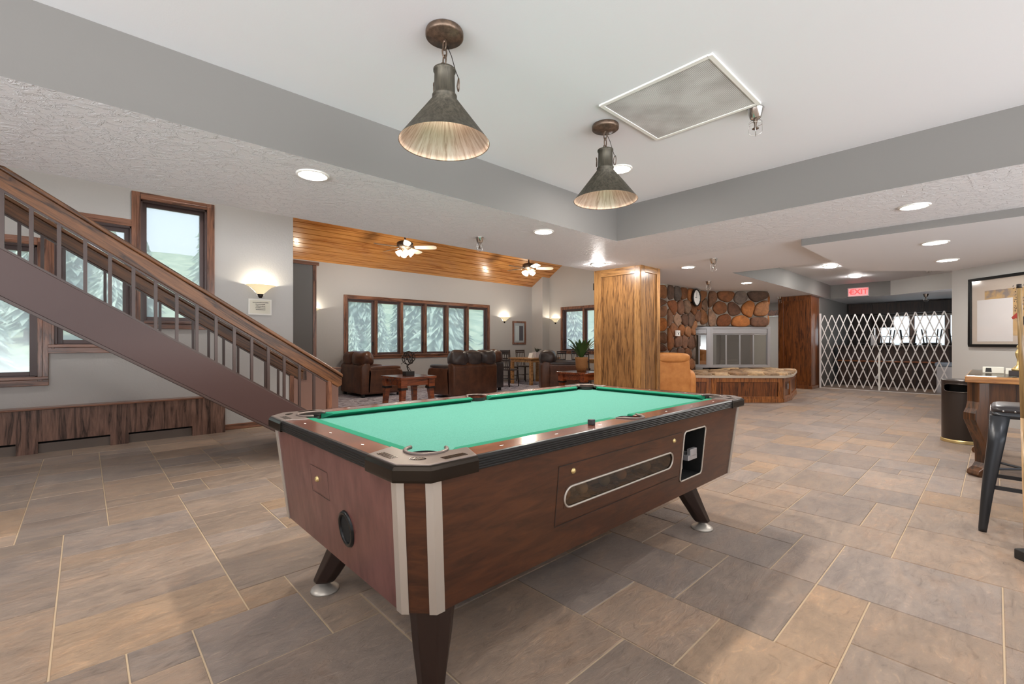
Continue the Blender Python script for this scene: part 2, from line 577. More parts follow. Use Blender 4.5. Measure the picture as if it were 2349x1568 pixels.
# ------------------------------------------------------------------ floor
def make_floor():
    mod = .208
    u0, v0 = 1.364 - 26 * mod, 1.019 - 24 * mod
    NX, NY = 113, 78
    used = [[False] * NY for _ in range(NX)]
    rnd = random.Random(11)
    shapes = [(2, 2), (3, 2), (3, 2), (2, 1), (3, 1), (2, 2), (3, 3), (1, 1), (2, 3), (2, 1)]
    tones = [srgb(164, 146, 132), srgb(160, 143, 131), srgb(168, 147, 130), srgb(156, 142, 133), srgb(172, 147, 124),
             srgb(162, 144, 130), srgb(158, 144, 135), srgb(170, 148, 130), srgb(152, 137, 127), srgb(164, 146, 132)]
    b = MB()
    cols = []
    g = .0025
    for j in range(NY):
        for i in range(NX):
            if used[i][j]:
                continue
            opts = shapes[:]
            rnd.shuffle(opts)
            opts.append((1, 1))
            for w, h in opts:
                if i + w > NX or j + h > NY:
                    continue
                if any(used[i + a][j + c] for a in range(w) for c in range(h)):
                    continue
                break
            for a in range(w):
                for c in range(h):
                    used[i + a][j + c] = True
            x0, y0 = u0 + i * mod, v0 + j * mod
            x1, y1 = x0 + w * mod, y0 + h * mod
            cx_, cy_ = (x0 + x1) / 2, (y0 + y1) / 2
            if cy_ > 7.3 and cx_ < 2.0:
                continue
            jj = lambda: rnd.uniform(-.0012, .0012)
            e = .0025
            top = [(x0 + g + e + jj(), y0 + g + e + jj(), 0), (x1 - g - e + jj(), y0 + g + e + jj(), 0), (x1 - g - e + jj(), y1 - g - e + jj(), 0), (x0 + g + e + jj(), y1 - g - e + jj(), 0)]
            low = [(x0 + g, y0 + g, -.004), (x1 - g, y0 + g, -.004), (x1 - g, y1 - g, -.004), (x0 + g, y1 - g, -.004)]
            b.loft([low, top], cap=False)
            b.add(top, [(0, 1, 2, 3)])
            t = rnd.choice(tones)
            k = rnd.uniform(.86, 1.08)
            cols += [tuple(min(1, q * k) for q in t[:3]) + (1,)] * 5
    b.mi = 1
    b.add([(-4.1, -4.1, -.0035), (18.1, -4.1, -.0035), (18.1, 10.6, -.0035), (-4.1, 10.6, -.0035)], [(0, 1, 2, 3)])
    cols.append((1, 1, 1, 1))
    o = b.build('floor', [M['slate'], M['grout']], weld=False)
    ca = o.data.color_attributes.new('tone', 'FLOAT_COLOR', 'CORNER')
    for p, c in zip(o.data.polygons, cols):
        for li in p.loop_indices:
            ca.data[li].color = c
    struct(o, 'floor of large slate tiles in mixed grey and rust tones with sandy grout', 'floor')
make_floor()

# ------------------------------------------------------------------ walls
def holes_wall(b, a0, a1, z0, z1, t0, t1, holes, axis='x'):
    """a wall slab from a0 to a1 (along x or y), thickness t0..t1, with rectangular holes (a0,a1,z0,z1)"""
    A = sorted({a0, a1} | {h[0] for h in holes} | {h[1] for h in holes})
    Z = sorted({z0, z1} | {h[2] for h in holes} | {h[3] for h in holes})
    for i in range(len(A) - 1):
        for k in range(len(Z) - 1):
            ca, cz = (A[i] + A[i + 1]) / 2, (Z[k] + Z[k + 1]) / 2
            if any(h[0] < ca < h[1] and h[2] < cz < h[3] for h in holes):
                continue
            if axis == 'x':
                b.box(A[i], A[i + 1], t0, t1, Z[k], Z[k + 1])
            else:
                b.box(t0, t1, A[i], A[i + 1], Z[k], Z[k + 1])
WA = (-2.6, -.37, .80, 2.24)
WB = (-.24, .42, 1.15, 2.58)
WC = (.50, 1.18, 1.44, 2.93)
b = MB()
holes_wall(b, -4, 2.26, 0, 5.05, 7.15, 7.33, [WA, WB, WC])
struct(b.build('wall_left', M['wall'], weld=False), 'grey stairwell wall with stepped windows', 'wall')
b = MB()
b.box(2.12, 2.26, 7.33, 10.4, 0, 5.2)
struct(b.build('wall_stairwell_return', M['wallp']))
# lounge back wall with six window bays
LZ0, LZ1 = .88, 2.22
b = MB()
LW = (4.48, 8.76, LZ0, LZ1)
holes_wall(b, 2.12, 11.15, 0, 3.25, 10.4, 10.58, [LW])
struct(b.build('wall_back', M['wall'], weld=False), 'grey lounge wall behind the sofas', 'wall')
RW = (6.95, 9.35, .93, 2.22)
b = MB()
holes_wall(b, 5.45, 10.4, 0, 5.4, 11.0, 11.18, [RW], 'y')
struct(b.build('wall_right', M['wall'], weld=False), 'grey lounge end wall', 'wall')
b = MB()
b.box(10.67, 11.02, 9.93, 10.42, 0, 3.32)
struct(b.build('wall_corner_pilaster', M['wall']))
# stub wall beyond the stair with a wooden end post
s = sgroup('wall_stub')
MB().box(2.26, 2.97, 8.35, 8.5, 0, 2.56).build('stub_panel', M['soffit'], s)
MB().box(2.97, 3.03, 8.33, 8.52, 0, 2.56).build('end_trim', M['trimZ'], s, .004)
MB().box(2.2, 3.07, 8.31, 8.54, 2.56, 2.62).build('cap_trim', M['trim'], s, .006)
# low panelled wall at the stair foot
s = thing('stair_foot_kneewall', 'low brown panelled half wall behind the bottom of the staircase', 'half wall', (2.26, 7.15, 0))
MB().box(0, .68, 0, .14, 0, .76).build('panel', mat('kneewall_brown', srgb(150, 116, 104), .35), s)
MB().box(-.0, .72, -.02, .16, .76, .79).build('cap', M['trim'], s, .005)
p = MB().box(.1, .19, -.012, 0, .62, .76).build('outlet_plate', M['heat'], s, .003)
# diagonal wall on the right with the framed picture
def diag(b, p, q, t, z0, z1):
    p, q = Vector((*p, 0)), Vector((*q, 0))
    n = Vector((0, 0, 1)).cross((q - p).normalized()) * t
    b.prism([(p.x, p.y), (q.x, q.y), (q.x + n.x, q.y + n.y), (p.x + n.x, p.y + n.y)], z0, z1)
b = MB()
diag(b, (10.02, .48), (7.1, -2.44), -.14, 0, 2.34) if False else diag(b, (7.1, -2.44), (10.02, .48), -.14, 0, 2.335)
struct(b.build('wall_picture', M['wallp']), 'plain pale grey diagonal wall', 'wall')
b = MB()
diag(b, (10.02, .48), (10.55, -.05), -.14, 0, 2.335) if False else None
b.box(10.12, 13.9, .26, .40, 0, 2.85)
struct(b.build('wall_hall_side', M['wallp']))
b = MB()
b.box(7.0, 7.14, -4, -2.3, 0, 2.85)
struct(b.build('wall_alcove', M['wallp']))
# far side walls around the bar and the hall door
b = MB()
holes_wall(b, 4.0, 5.6, 0, 2.5, 15.3, 15.42, [(4.42, 5.2, 0, 2.0)], 'y')
struct(b.build('wall_far_hall', M['wallp'], weld=False))
b = MB().box(11.18, 15.3, 5.6, 5.72, 0, 2.5)
struct(b.build('wall_hall_end', M['wallp']))
s = sgroup('door_1', (15.3, 4.81, 0))
MB().box(.02, .07, -.39, .39, 0, 1.99).build('door_leaf', M['white'], s, .003)
MB().box(-.03, .01, -.50, -.39, 0, 2.0).box(-.03, .01, .39, .50, 0, 2.0).build('door_jamb', M['redoakZ'], s, .003)
MB().box(-.04, .01, -.50, .50, 2.0, 2.18).build('door_header', M['redoakX'], s, .003)

# walls behind the camera, with wide unseen openings added to let fill light in
b = MB()
holes_wall(b, -4, 7.1, 0, 2.85, -4.15, -4, [(-3.6, -.4, .25, 2.6), (-.1, 3.2, .25, 2.6), (3.5, 6.7, .25, 2.6)])
struct(b.build('wall_behind_camera', M['wallp'], weld=False))
b = MB()
holes_wall(b, -4, 7.15, 0, 2.85, -4.15, -4, [(-3.6, -.4, .25, 2.6), (0, 2.9, .25, 2.6)], 'y')
struct(b.build('wall_camera_left', M['wallp'], weld=False))

# ------------------------------------------------------------------ ceilings
def ceil_boxes(name, boxes, m_low, m_side, label=None):
    b = MB()
    for x0, x1, y0, y1, z0, z1 in boxes:
        b.mi = 0
        vs = [(x0, y0), (x1, y0), (x1, y1), (x0, y1)]
        b.add([(x, y, z0) for x, y in vs], [(3, 2, 1, 0)])
        b.mi = 1
        b.add([(x, y, z) for z in (z0, z1) for x, y in vs], [(4, 5, 6, 7), (0, 1, 5, 4), (1, 2, 6, 5), (2, 3, 7, 6), (3, 0, 4, 7)])
    o = b.build(name, [m_low, m_side], weld=False)
    return struct(o, label, 'ceiling' if label else None)
ceil_boxes('ceiling', [(-4.1, 4.8, -4.1, 3.2, 2.8, 2.95)], M['ceils'], M['ceils'], 'smooth white recessed ceiling over the pool table')
ceil_boxes('ceiling_soffit', [(-4.1, 4.66, 3.12, 4.69, 2.4, 2.86), (4.66, 6.15, -4.1, 4.69, 2.4, 2.86)], M['ceil'], M['soffit'], 'textured white lower ceiling with grey edge around the recess')
ceil_boxes('ceiling_far', [(6.15, 8.22, 1.57, 4.69, 2.4, 2.86), (8.22, 15.1, 3.15, 4.69, 2.4, 2.86), (10.5, 15.5, 4.69, 5.7, 2.4, 2.5), (15.1, 18.2, -.5, 4.69, 2.4, 2.86)], M['ceils'], M['soffit'], 'white ceiling towards the fireplace and the bar')
b = MB()
def poly_ceiling(b, poly, z0, z1):
    b.mi = 0
    b.add([(x, y, z0) for x, y in poly], [tuple(range(len(poly)))[::-1]])
    b.mi = 1
    n = len(poly)
    b.add([(x, y, z) for z in (z0, z1) for x, y in poly], [(i, (i + 1) % n, (i + 1) % n + n, i + n) for i in range(n)])
poly_ceiling(b, [(6.15, 1.57), (6.15, -4.1), (9.2, -4.1), (10.4, .1), (10.02, .48), (8.9, 1.57)], 2.32, 2.86)
struct(b.build('ceiling_step', [M['ceils'], M['soffit']], weld=False), 'slightly lower white ceiling panel on the right', 'ceiling')
b = MB()
poly_ceiling(b, [(15.1, 1.86), (15.15, 1.86), (15.15, .3), (13.8, .3), (14.2, .68)], 2.4, 2.86)
struct(b.build('ceiling_far_corner', [M['ceils'], M['wallp']], weld=False))
ceil_boxes('ceiling_tray', [(7.6, 15.2, -.6, 3.25, 2.775, 2.9)], M['ceils'], M['ceils'], 'bright raised ceiling tray in front of the bar')
# wooden sloped ceiling of the lounge
b = MB()
zz = lambda v: 3.0 + .61 * (10.4 - v)
v = 10.45
pw = .125
while v > 6.9:
    v2 = v - pw
    x0, x1 = 2.1, 11.1
    n = Vector((0, .61, 1)).normalized() * .03
    g = .014
    lo = [(x0, v, zz(v)), (x1, v, zz(v)), (x1, v2 + g, zz(v2 + g)), (x0, v2 + g, zz(v2 + g))]
    b.loft([lo, [(x, y + n.y, z + n.z) for x, y, z in lo]])
    v = v2
b.box(2.1, 11.1, 7.0, 7.001, 5.0, 5.2)
o = b.build('ceiling_pine', M['planks'], weld=False)
struct(o, 'sloping ceiling of golden pine boards over the lounge', 'ceiling')
b = MB()
b.add([(2.1, 10.6, 2.97 + .0), (11.2, 10.6, 2.97), (11.2, 6.8, 5.28), (2.1, 6.8, 5.28)], [(0, 1, 2, 3)])
struct(b.build('ceiling_pine_backing', M['darkwood']))
ceil_boxes('ceiling_high', [(-4.1, 11.2, 4.6, 7.4, 5.0, 5.1)], M['ceils'], M['ceils'])
b = MB().box(-4.1, 11.2, 4.55, 4.685, 2.5, 5.0)
struct(b.build('wall_upper', M['wallp']))
b = MB().box(-4.15, -4.0, 4.7, 7.15, 2.85, 5.05)
struct(b.build('wall_stairwell_upper_end', M['wallp']))
b = MB().box(11.0, 11.18, 4.7, 5.45, 2.42, 5.0)
struct(b.build('wall_lounge_corner', M['wallp']))

# ------------------------------------------------------------------ windows
def window_unit(name, axis, a0, a1, z0, z1, wall_face, n=1, case=(1, 1, 1, 1), label=None, cw=.085, gap=.0):
    """axis x: wall runs along X, room on the -Y side; axis y: wall runs along Y, room on the -X side.
       case = casing on left, right, bottom, top"""
    s = sgroup(name, label=label, cat='window' if label else None)
    def bx(b, p0, p1, q0, q1, r0, r1):
        # p along wall, q depth (0 = wall face, + outwards), r height
        if axis == 'x':
            b.box(p0, p1, wall_face + q0, wall_face + q1, r0, r1)
        else:
            b.box(wall_face + q0, wall_face + q1, p0, p1, r0, r1)
    M1 = M['trim'] if axis == 'x' else M['trimZ']
    b = MB()
    L, Rr, Bt, T = [cw * k for k in case]
    # stepped casing profile: outer band and a raised inner band
    for w0, w1, d in ((0, .6, .022), (.6, 1, .034)):
        pass
    if case[0]:
        bx(b, a0 - L, a0, -.024, 0, z0 - Bt, z1 + T); bx(b, a0 - L * .45, a0, -.034, -.024, z0 - Bt * .45, z1 + T * .45)
    if case[1]:
        bx(b, a1, a1 + Rr, -.024, 0, z0 - Bt, z1 + T); bx(b, a1, a1 + Rr * .45, -.034, -.024, z0 - Bt * .45, z1 + T * .45)
    if b.v:
        b.build('side_casing', M['trimZ'], s, .004)
    b = MB()
    if case[3]:
        bx(b, a0, a1, -.024, 0, z1, z1 + T); bx(b, a0, a1, -.034, -.024, z1, z1 + T * .45)
        b.build('head_casing', M1, s, .004)
    b = MB()
    if case[2]:
        bx(b, a0 - L, a1 + Rr, -.045, 0, z0 - .02, z0 + .012); bx(b, a0 - L - .001, a1 + Rr + .001, -.027, 0, z0 - Bt - .001, z0 - .02)
        b.build('window_sill', M1, s, .004)
    # jamb lining
    b = MB()
    t = .02
    bx(b, a0, a0 + t, 0, .17, z0, z1); bx(b, a1 - t, a1, 0, .17, z0, z1)
    bx(b, a0, a1, 0, .17, z1 - t, z1); bx(b, a0, a1, 0, .17, z0, z0 + t)
    b.build('window_frame', M['sash'], s)
    w = (a1 - a0 - 2 * t) / n
    for k in range(n):
        p0 = a0 + t + k * w
        p1 = p0 + w
        if k:
            b = MB()
            bx(b, p0 - .035, p0 + .035, -.01, .16, z0, z1)
            b.build('mullion', M['trimZ'], s, .004)
        e0 = .035 if k else 0
        e1 = .035 if k < n - 1 else 0
        b = MB()
        sw = .045
        q0, q1 = .07, .11
        x0, x1, y0, y1 = p0 + e0, p1 - e1, z0 + t, z1 - t
        bx(b, x0, x0 + sw, q0, q1, y0, y1); bx(b, x1 - sw, x1, q0, q1, y0, y1)
        bx(b, x0 + sw, x1 - sw, q0, q1, y0, y0 + sw); bx(b, x0 + sw, x1 - sw, q0, q1, y1 - sw, y1)
        b.build('sash', M['sash'], s, .003)
        b = MB()
        bx(b, x0 + sw, x1 - sw, .085, .089, y0 + sw, y1 - sw)
        b.build('pane', M['pane'], s)
        if k % 2 == 0:
            b = MB()
            bx(b, x1 - sw + .008, x1 - sw + .028, q0 - .03, q0, y0 + .22, y0 + .30)
            b.build('window_latch', M['blackm'], s, .003)
    return s
window_unit('window_1', 'x', *WA, 7.15, 2, (1, 1, 1, 1), 'lower left stairwell window under the stair')
window_unit('window_2', 'x', *WB, 7.15, 1, (.6, .0, 1, 1), 'middle stairwell window behind the balusters')
window_unit('window_3', 'x', *WC, 7.15, 1, (1, 1, 1, 1), 'upper stairwell window above the handrail')
window_unit('window_4', 'x', *LW, 10.4, 6, (1, 1, 1, 1), 'row of six lounge windows behind the sofas')
window_unit('window_5', 'y', *RW, 11.0, 3, (1, 1, 1, 1), 'lounge window left of the oak column')

# ------------------------------------------------------------------ outside: hillside and conifers
def hill_z(x, y):
    d = max(0, max(y - 13, x - 14 if x > 14 else 0))
    z = -2.5 + d * .235 + 1.2 * noise.noise(Vector((x * .06, y * .06, 0)))
    return z
b = MB()
N = 46
vs = []
for i in range(N + 1):
    for j in range(N + 1):
        x = -45 + 120 * i / N
        y = 11.2 + 70 * j / N
        vs.append((x, y, hill_z(x, y)))
fs = [(i * (N + 1) + j, (i + 1) * (N + 1) + j, (i + 1) * (N + 1) + j + 1, i * (N + 1) + j + 1) for i in range(N) for j in range(N)]
b.smooth = True
b.add(vs, fs)
struct(b.build('ground_hillside', M['hill']), 'hazy scrub covered hillside outside the windows', 'hillside')
def pine_mesh(seed, h=8.0):
    rnd = random.Random(seed)
    c = MB()
    tiers = 22
    for k in range(tiers):
        f = k / (tiers - 1)
        z = h * (.14 + .82 * f)
        r = h * .19 * (1 - f) ** .8 + .08
        n = 20
        for a in range(n):
            t = 2 * PI * (a + rnd.random() * .7) / n
            rr = r * rnd.uniform(.65, 1.2)
            dz = -rr * rnd.uniform(.15, .5)
            w = rr * .15 + .04
            d = Vector((math.cos(t), math.sin(t), 0))
            q = Vector((-d.y, d.x, 0)) * w
            up = Vector((0, 0, h * .03))
            base = Vector((0, 0, z + h * .03))
            tip = Vector((0, 0, z)) + d * rr + Vector((0, 0, dz))
            mid = (base + tip) / 2 + Vector((0, 0, .05 * h * .3))
            c.add([base + up * .6, mid + q + up * .3, tip, mid - q + up * .3, mid - up * .8], [(0, 1, 2), (0, 2, 3), (1, 4, 2), (2, 4, 3), (0, 4, 1), (0, 3, 4)])
    return c
protos = []
for sd in range(4):
    t = thing('conifer', 'hazy conifer standing on the hillside beyond the windows', 'tree', (0, 0, 0), 0, 'conifers on the hillside')
    pine_mesh(sd).build('crown', M['foliage'], t, weld=False)
    MB().cyl((0, 0), .16, -.5, 7.2, 8, .03).build('trunk', M['trunk'], t)
    protos.append(t)
rnd = random.Random(5)
spots = []
def tree_at(x, y, s, rz):
    for _ in range(30):
        if all(math.hypot(x - a, y - b) > 1.55 * (s + c) for a, b, c, d in spots):
            spots.append((x, y, s, rz))
            return
        x += rnd.uniform(-1.2, 1.2)
        y += rnd.uniform(-.4, 1.6)
# rows seen through the lounge, the stairwell and the end windows
for k in range(16):
    tree_at(-8.5 + k * 1.35 + rnd.uniform(-.4, .4), 27 + rnd.uniform(-1.5, 3.5), rnd.uniform(.62, .95), rnd.uniform(0, 6))
for k in range(9):
    tree_at(-4.5 + k * 1.6 + rnd.uniform(-.5, .5), 15.0 + rnd.uniform(-1, 2.5), rnd.uniform(.45, .75), rnd.uniform(0, 6))
for k in range(15):
    tree_at(4 + k * 1.5 + rnd.uniform(-.4, .4), 17.5 + rnd.uniform(-1.5, 5), rnd.uniform(.7, 1.1), rnd.uniform(0, 6))
for k in range(8):
    tree_at(15.5 + rnd.uniform(-1, 4), 9.5 + k * 1.3, rnd.uniform(.6, .95), rnd.uniform(0, 6))
for i, (x, y, s, rz) in enumerate(spots):
    t = protos[i] if i < 4 else copy_tree(protos[i % 4])
    t.location = (x, y, hill_z(x, y) - .1)
    t.rotation_euler = (0, 0, rz)
    t.scale = (s, s, s)

# ------------------------------------------------------------------ staircase
def staircase():
    s = thing('staircase', 'brown open staircase with oak handrails rising to the left', 'staircase', (0, 0, 0))
    Ya, Yb = 4.79, 5.97
    st = .655
    top = lambda u: 1.560 - st * u
    bot = lambda u: 1.228 - st * u
    U0 = -2.3
    Ue = 1.86
    for y in (Ya, Yb):
        b = MB()
        poly = [(U0, bot(U0)), (1.228 / st, 0.0), (Ue + .10, 0.0), (Ue + .10, top(Ue + .10)), (U0, top(U0))]
        b.prism_y(poly, y - .02, y + .02)
        sobj = b.build('stringer', M['stringer'], s, .003)
        # bottom flange lip
        b = MB()
        ln = math.hypot(1, st)
        b.loft([[(U0, y - .028, bot(U0) - .0), (U0, y + .028, bot(U0) - .0), (U0, y + .028, bot(U0) - .022), (U0, y - .028, bot(U0) - .022)],
                [(1.84, y - .028, .022), (1.84, y + .028, .022), (1.84, y + .028, 0), (1.84, y - .028, 0)]])
        b.build('flange', M['bal'], sobj)
    # treads
    ntr = 12
    for k in range(-1, 15):
        u = 1.72 - .28 * k
        z = top(u) - .13
        if z > 2.95 or z < .05:
            continue
        b = MB().box(u - .16, u + .15, Ya + .02, Yb - .02, z - .04, z)
        b.build('tread', M['railX'], s, .004)
    # handrails
    for y, end, nm in ((Ya, 2.0, 'near'), (Yb, 2.0, 'far')):
        hz = lambda u: 2.150 - .650 * u
        b = MB()
        th = .165
        a0, a1 = -2.3, end
        poly = [(a0, hz(a0) - .035), (a1 - .07, hz(a1 - .07) - .035), (a1, hz(a1) - .035), (a1, hz(a1) - .115), (a1 - .04, hz(a1 - .04) - th), (a0, hz(a0) - th)]
        b.prism_y(poly, y - .024, y + .024)
        h = b.build('handrail', M['railS'], s, .006)
        b = MB()
        b.prism_y([(a0, hz(a0)), (a1, hz(a1)), (a1, hz(a1) - .035), (a0, hz(a0) - .035)], y - .048, y + .048)
        b.build('rail_cap', M['railS'], h, .008)
        # metal frame under the rail and along the stringer
        b = MB()
        b.prism_y([(a0, hz(a0) - th), (1.86, hz(1.86) - th), (1.86, hz(1.86) - th - .016), (a0, hz(a0) - th - .016)], y - .014, y + .014)
        b.prism_y([(a0, top(a0) + .018), (1.86, top(1.86) + .018), (1.86, top(1.86)), (a0, top(a0))], y - .014, y + .014)
        b.build('baluster_channel', M['bal'], s)
        k = 0
        u = 1.716
        while u > -2.2:
            b = MB().box(u - .0115, u + .0115, y - .012, y + .012, top(u) + .0, hz(u) - th)
            b.build('baluster', M['bal'], s)
            u -= .1425
        b = MB().box(1.845, 1.892, y - .024, y + .024, 0, hz(1.87) - th + .01)
        b.build('newel_post', M['railX'] if False else M['trimZ'], s, .004)
staircase()

# heating cover under the stairwell windows
s = thing('heater_cover', 'long oak heating cover with low slots along the stairwell wall', 'heater cover', (0, 0, 0))
b = MB()
y0, y1, zt = 6.985, 7.01, .485
slots = [(-1.5, -.52, .03, .125), (-.36, .22, .03, .125), (.38, 1.0, .03, .125)]
holes_wall(b, -4, 1.36, 0, zt - .02, y0, y1, [(a, c, 0, d) for a, c, z, d in slots])
b.build('front_panel', M['heat'], s, weld=False)
MB().box(-4, 1.37, 6.97, 7.15, zt - .02, zt).build('top_board', M['trim'], s, .004)
MB().box(1.335, 1.36, 7.01, 7.15, 0, zt - .02).build('end_panel', M['heat'], s)
for a, c, z, d in slots:
    f = MB().box(a, c, 7.02, 7.06, .0, .10).build('radiator_casing', mat('radiator_taupe', srgb(120, 108, 100), .45), s)
    MB().box(a, c, 7.061, 7.14, 0, .12).build('slot_void', M['dark'], f)
b = MB().box(1.36, 2.26, 7.125, 7.15, 0, .075)
struct(b.build('baseboard_left', M['trim'], bevel=.004))

# ------------------------------------------------------------------ oak column
s = sgroup('column', label='square golden oak panelled column', cat='column')
CX0, CX1, CY0, CY1 = 6.34, 6.93, 3.80, 4.70
MB().box(CX0 + .022, CX1 - .022, CY0 + .022, CY1 - .022, 0, 2.4).build('panel_core', M['panelZ'], s)
b = MB()
for x0, x1 in ((CY0, CY0 + .12), (CY1 - .14, CY1)):
    b.box(CX0, CX0 + .022, x0, x1, 0, 2.4)
for x0, x1 in ((CX0, CX0 + .12), (CX1 - .1, CX1)):
    b.box(x0, x1, CY0, CY0 + .022, 0, 2.4)
b.build('stile', M['oakZ'], s, .003)
b = MB()
b.box(CX0 + .001, CX0 + .022, CY0 + .12, CY1 - .14, 2.28, 2.4).box(CX0 + .001, CX0 + .022, CY0 + .12, CY1 - .14, 0, .16)
b.build('cross_rail', wood('golden_oak_along', OAK_D, srgb(186, 138, 84), 'Y', 2.0, .32, coat=.25), s, .003)
b = MB()
b.box(CX0 + .12, CX1 - .1, CY0 + .001, CY0 + .022, 2.3, 2.4).box(CX0 + .12, CX1 - .1, CY0 + .001, CY0 + .022, 0, .16)
b.build('cross_rail', M['oakX'], s, .003)
b = MB().box(CX0 + .02, CX0 + .10, CY1, CY1 + .035, 2.08, 2.2)
tag(b.build('coat_hook', M['iron'], bevel=.004), 'small dark bracket high on the left edge of the oak column', 'bracket')

# ------------------------------------------------------------------ pool table
def ring(poly_fn, n):
    return [poly_fn(i) for i in range(n)]
def pool_table():
    X0, X1, Y0, Y1 = .675, 3.29, 1.157, 2.567
    cx_, cy_ = (X0 + X1) / 2, (Y0 + Y1) / 2
    s = thing('pool_table', 'mahogany coin pool table with green cloth and pewter corners', 'pool table', (cx_, cy_, 0))
    hx, hy = (X1 - X0) / 2, (Y1 - Y0) / 2
    def octo(ix, iy, ch):
        a, c = hx - ix, hy - iy
        return [(-a + ch, -c), (a - ch, -c), (a, -c + ch), (a, c - ch), (a - ch, c), (-a + ch, c), (-a, c - ch), (-a, -c + ch)]
    # cabinet
    TI, BI = .022, .068
    zt, zb = .765, .3145
    b = MB()
    top, bot = octo(TI, TI, .078), octo(BI, BI, .078)
    # cut-outs on the near long side are built as inset boxes later; shell in two materials (sides / ends)
    def P3(poly, z):
        return [(x, y, z) for x, y in poly]
    n = 8
    # near long face (index 0->1) is replaced by a plate with two real openings
    faces = []
    vs = P3(bot, zb) + P3(top, zt)
    for i in range(n):
        j = (i + 1) % n
        if i == 0:
            continue
        b.mi = 1 if i in (2, 6) else 0
        b.add([vs[i], vs[j], vs[j + n], vs[i + n]], [(0, 1, 2, 3)])
    b.mi = 0
    b.add(P3(bot, zb), [tuple(range(n))[::-1]])
    b.add(P3(top, zt), [tuple(range(n))])
    # near face with openings: parametrise by (x, z)
    yb, yt = -hy + BI, -hy + TI
    def fy(z):
        t = (z - zb) / (zt - zb)
        return yb + (yt - yb) * t
    xl = lambda z: bot[0][0] + (top[0][0] - bot[0][0]) * (z - zb) / (zt - zb)
    xr = lambda z: bot[1][0] + (top[1][0] - bot[1][0]) * (z - zb) / (zt - zb)
    sx0, sx1, sz0, sz1 = 1.42 - cx_, 2.32 - cx_, .505, .592      # ball window
    kx0, kx1, kz0, kz1 = 2.43 - cx_, 2.70 - cx_, .40, .685       # coin opening
    As = [None, sx0, sx1, kx0, kx1, None]
    Zs = sorted({zb, zt, sz0, sz1, kz0, kz1})
    for i in range(5):
        for k in range(len(Zs) - 1):
            z0, z1 = Zs[k], Zs[k + 1]
            mz = (z0 + z1) / 2
            if i == 1 and sz0 < mz < sz1:
                continue
            if i == 3 and kz0 < mz < kz1:
                continue
            g = lambda a, z, left: (xl(z) if left else xr(z)) if a is None else a
            q = [(g(As[i], z0, True), fy(z0), z0), (g(As[i + 1], z0, False), fy(z0), z0), (g(As[i + 1], z1, False), fy(z1), z1), (g(As[i], z1, True), fy(z1), z1)]
            b.add(q, [(0, 1, 2, 3)])
    cab = b.build('cabinet', [M['maho'], M['mahoSheen']], s)
    # recess pockets behind the openings
    for x0, x1, z0, z1, dp, nm in ((sx0, sx1, sz0, sz1, .09, 'ball_tray'), (kx0, kx1, kz0, kz1, .16, 'coin_recess')):
        bb = MB()
        f0, f1 = fy(z0) + .001, fy(z1) + .001
        ya = -hy + BI + dp
        vs = [(x0, f0, z0), (x1, f0, z0), (x1, f1, z1), (x0, f1, z1), (x0, ya, z0), (x1, ya, z0), (x1, ya, z1), (x0, ya, z1)]
        bb.add(vs, [(4, 5, 6, 7), (0, 1, 5, 4), (3, 2, 6, 7), (0, 3, 7, 4), (1, 2, 6, 5)])
        bb.build(nm, M['tray'] if nm == 'ball_tray' else M['dark'], s)
    # rounded metal bezels
    def bezel(name, x0, x1, z0, z1, r, w, m, rr=.007):
        pts = []
        for (qx, qz, a0) in ((x1 - r, z1 - r, 0), (x0 + r, z1 - r, 90), (x0 + r, z0 + r, 180), (x1 - r, z0 + r, 270)):
            for t in range(7):
                a = R(a0 + 15 * t)
                px, pz = qx + r * math.cos(a), qz + r * math.sin(a)
                pts.append((px, fy(pz) - .002, pz))
        bb = MB()
        bb.smooth = True
        bb.tube(pts, rr, 6, True)
        # corner fillers between the square hole and the rounded bezel
        bb.smooth = False
        for (hx_, hz_, qx, qz, a0) in ((x1, z1, x1 - r, z1 - r, 0), (x0, z1, x0 + r, z1 - r, 90), (x0, z0, x0 + r, z0 + r, 180), (x1, z0, x1 - r, z0 + r, 270)):
            ps = [(hx_, fy(hz_) - .001, hz_)] + [(qx + r * math.cos(R(a0 + 15 * t)), fy(qz + r * math.sin(R(a0 + 15 * t))) - .001, qz + r * math.sin(R(a0 + 15 * t))) for t in range(7)]
            bb.mi = 1
            bb.add(ps, [tuple(range(8))])
            bb.mi = 0
        return bb.build(name, [m, M['maho']], s)
    bezel('ball_window_bezel', sx0, sx1, sz0, sz1, .043, .01, M['alu'], .0048)
    bezel('coin_opening_bezel', kx0, kx1, kz0, kz1, .022, .01, M['alu'], .0048)
    # balls resting in the tray
    bb = MB()
    bb.add([(sx0, fy(sz0) + .003, sz0), (sx1, fy(sz0) + .003, sz0), (sx1, fy(sz1) + .003, sz1), (sx0, fy(sz1) + .003, sz1)], [(0, 1, 2, 3)])
    bb.build('ball_window', M['smoky'], s)
    # access panel groove and locks
    gx0, gx1, gz0, gz1 = 1.37 - cx_, 2.40 - cx_, .44, .69
    bb = MB()
    for x0, x1, z0, z1 in ((gx0, gx1, gz1 - .003, gz1), (gx0, gx0 + .003, gz0, gz1), (gx0, gx1, gz0, gz0 + .003)):
        bb.add([(x0, fy(z0) - .0015, z0), (x1, fy(z0) - .0015, z0), (x1, fy(z1) - .0015, z1), (x0, fy(z1) - .0015, z1)], [(0, 1, 2, 3)])
    bb.build('access_panel_seam', M['blackm'], s)
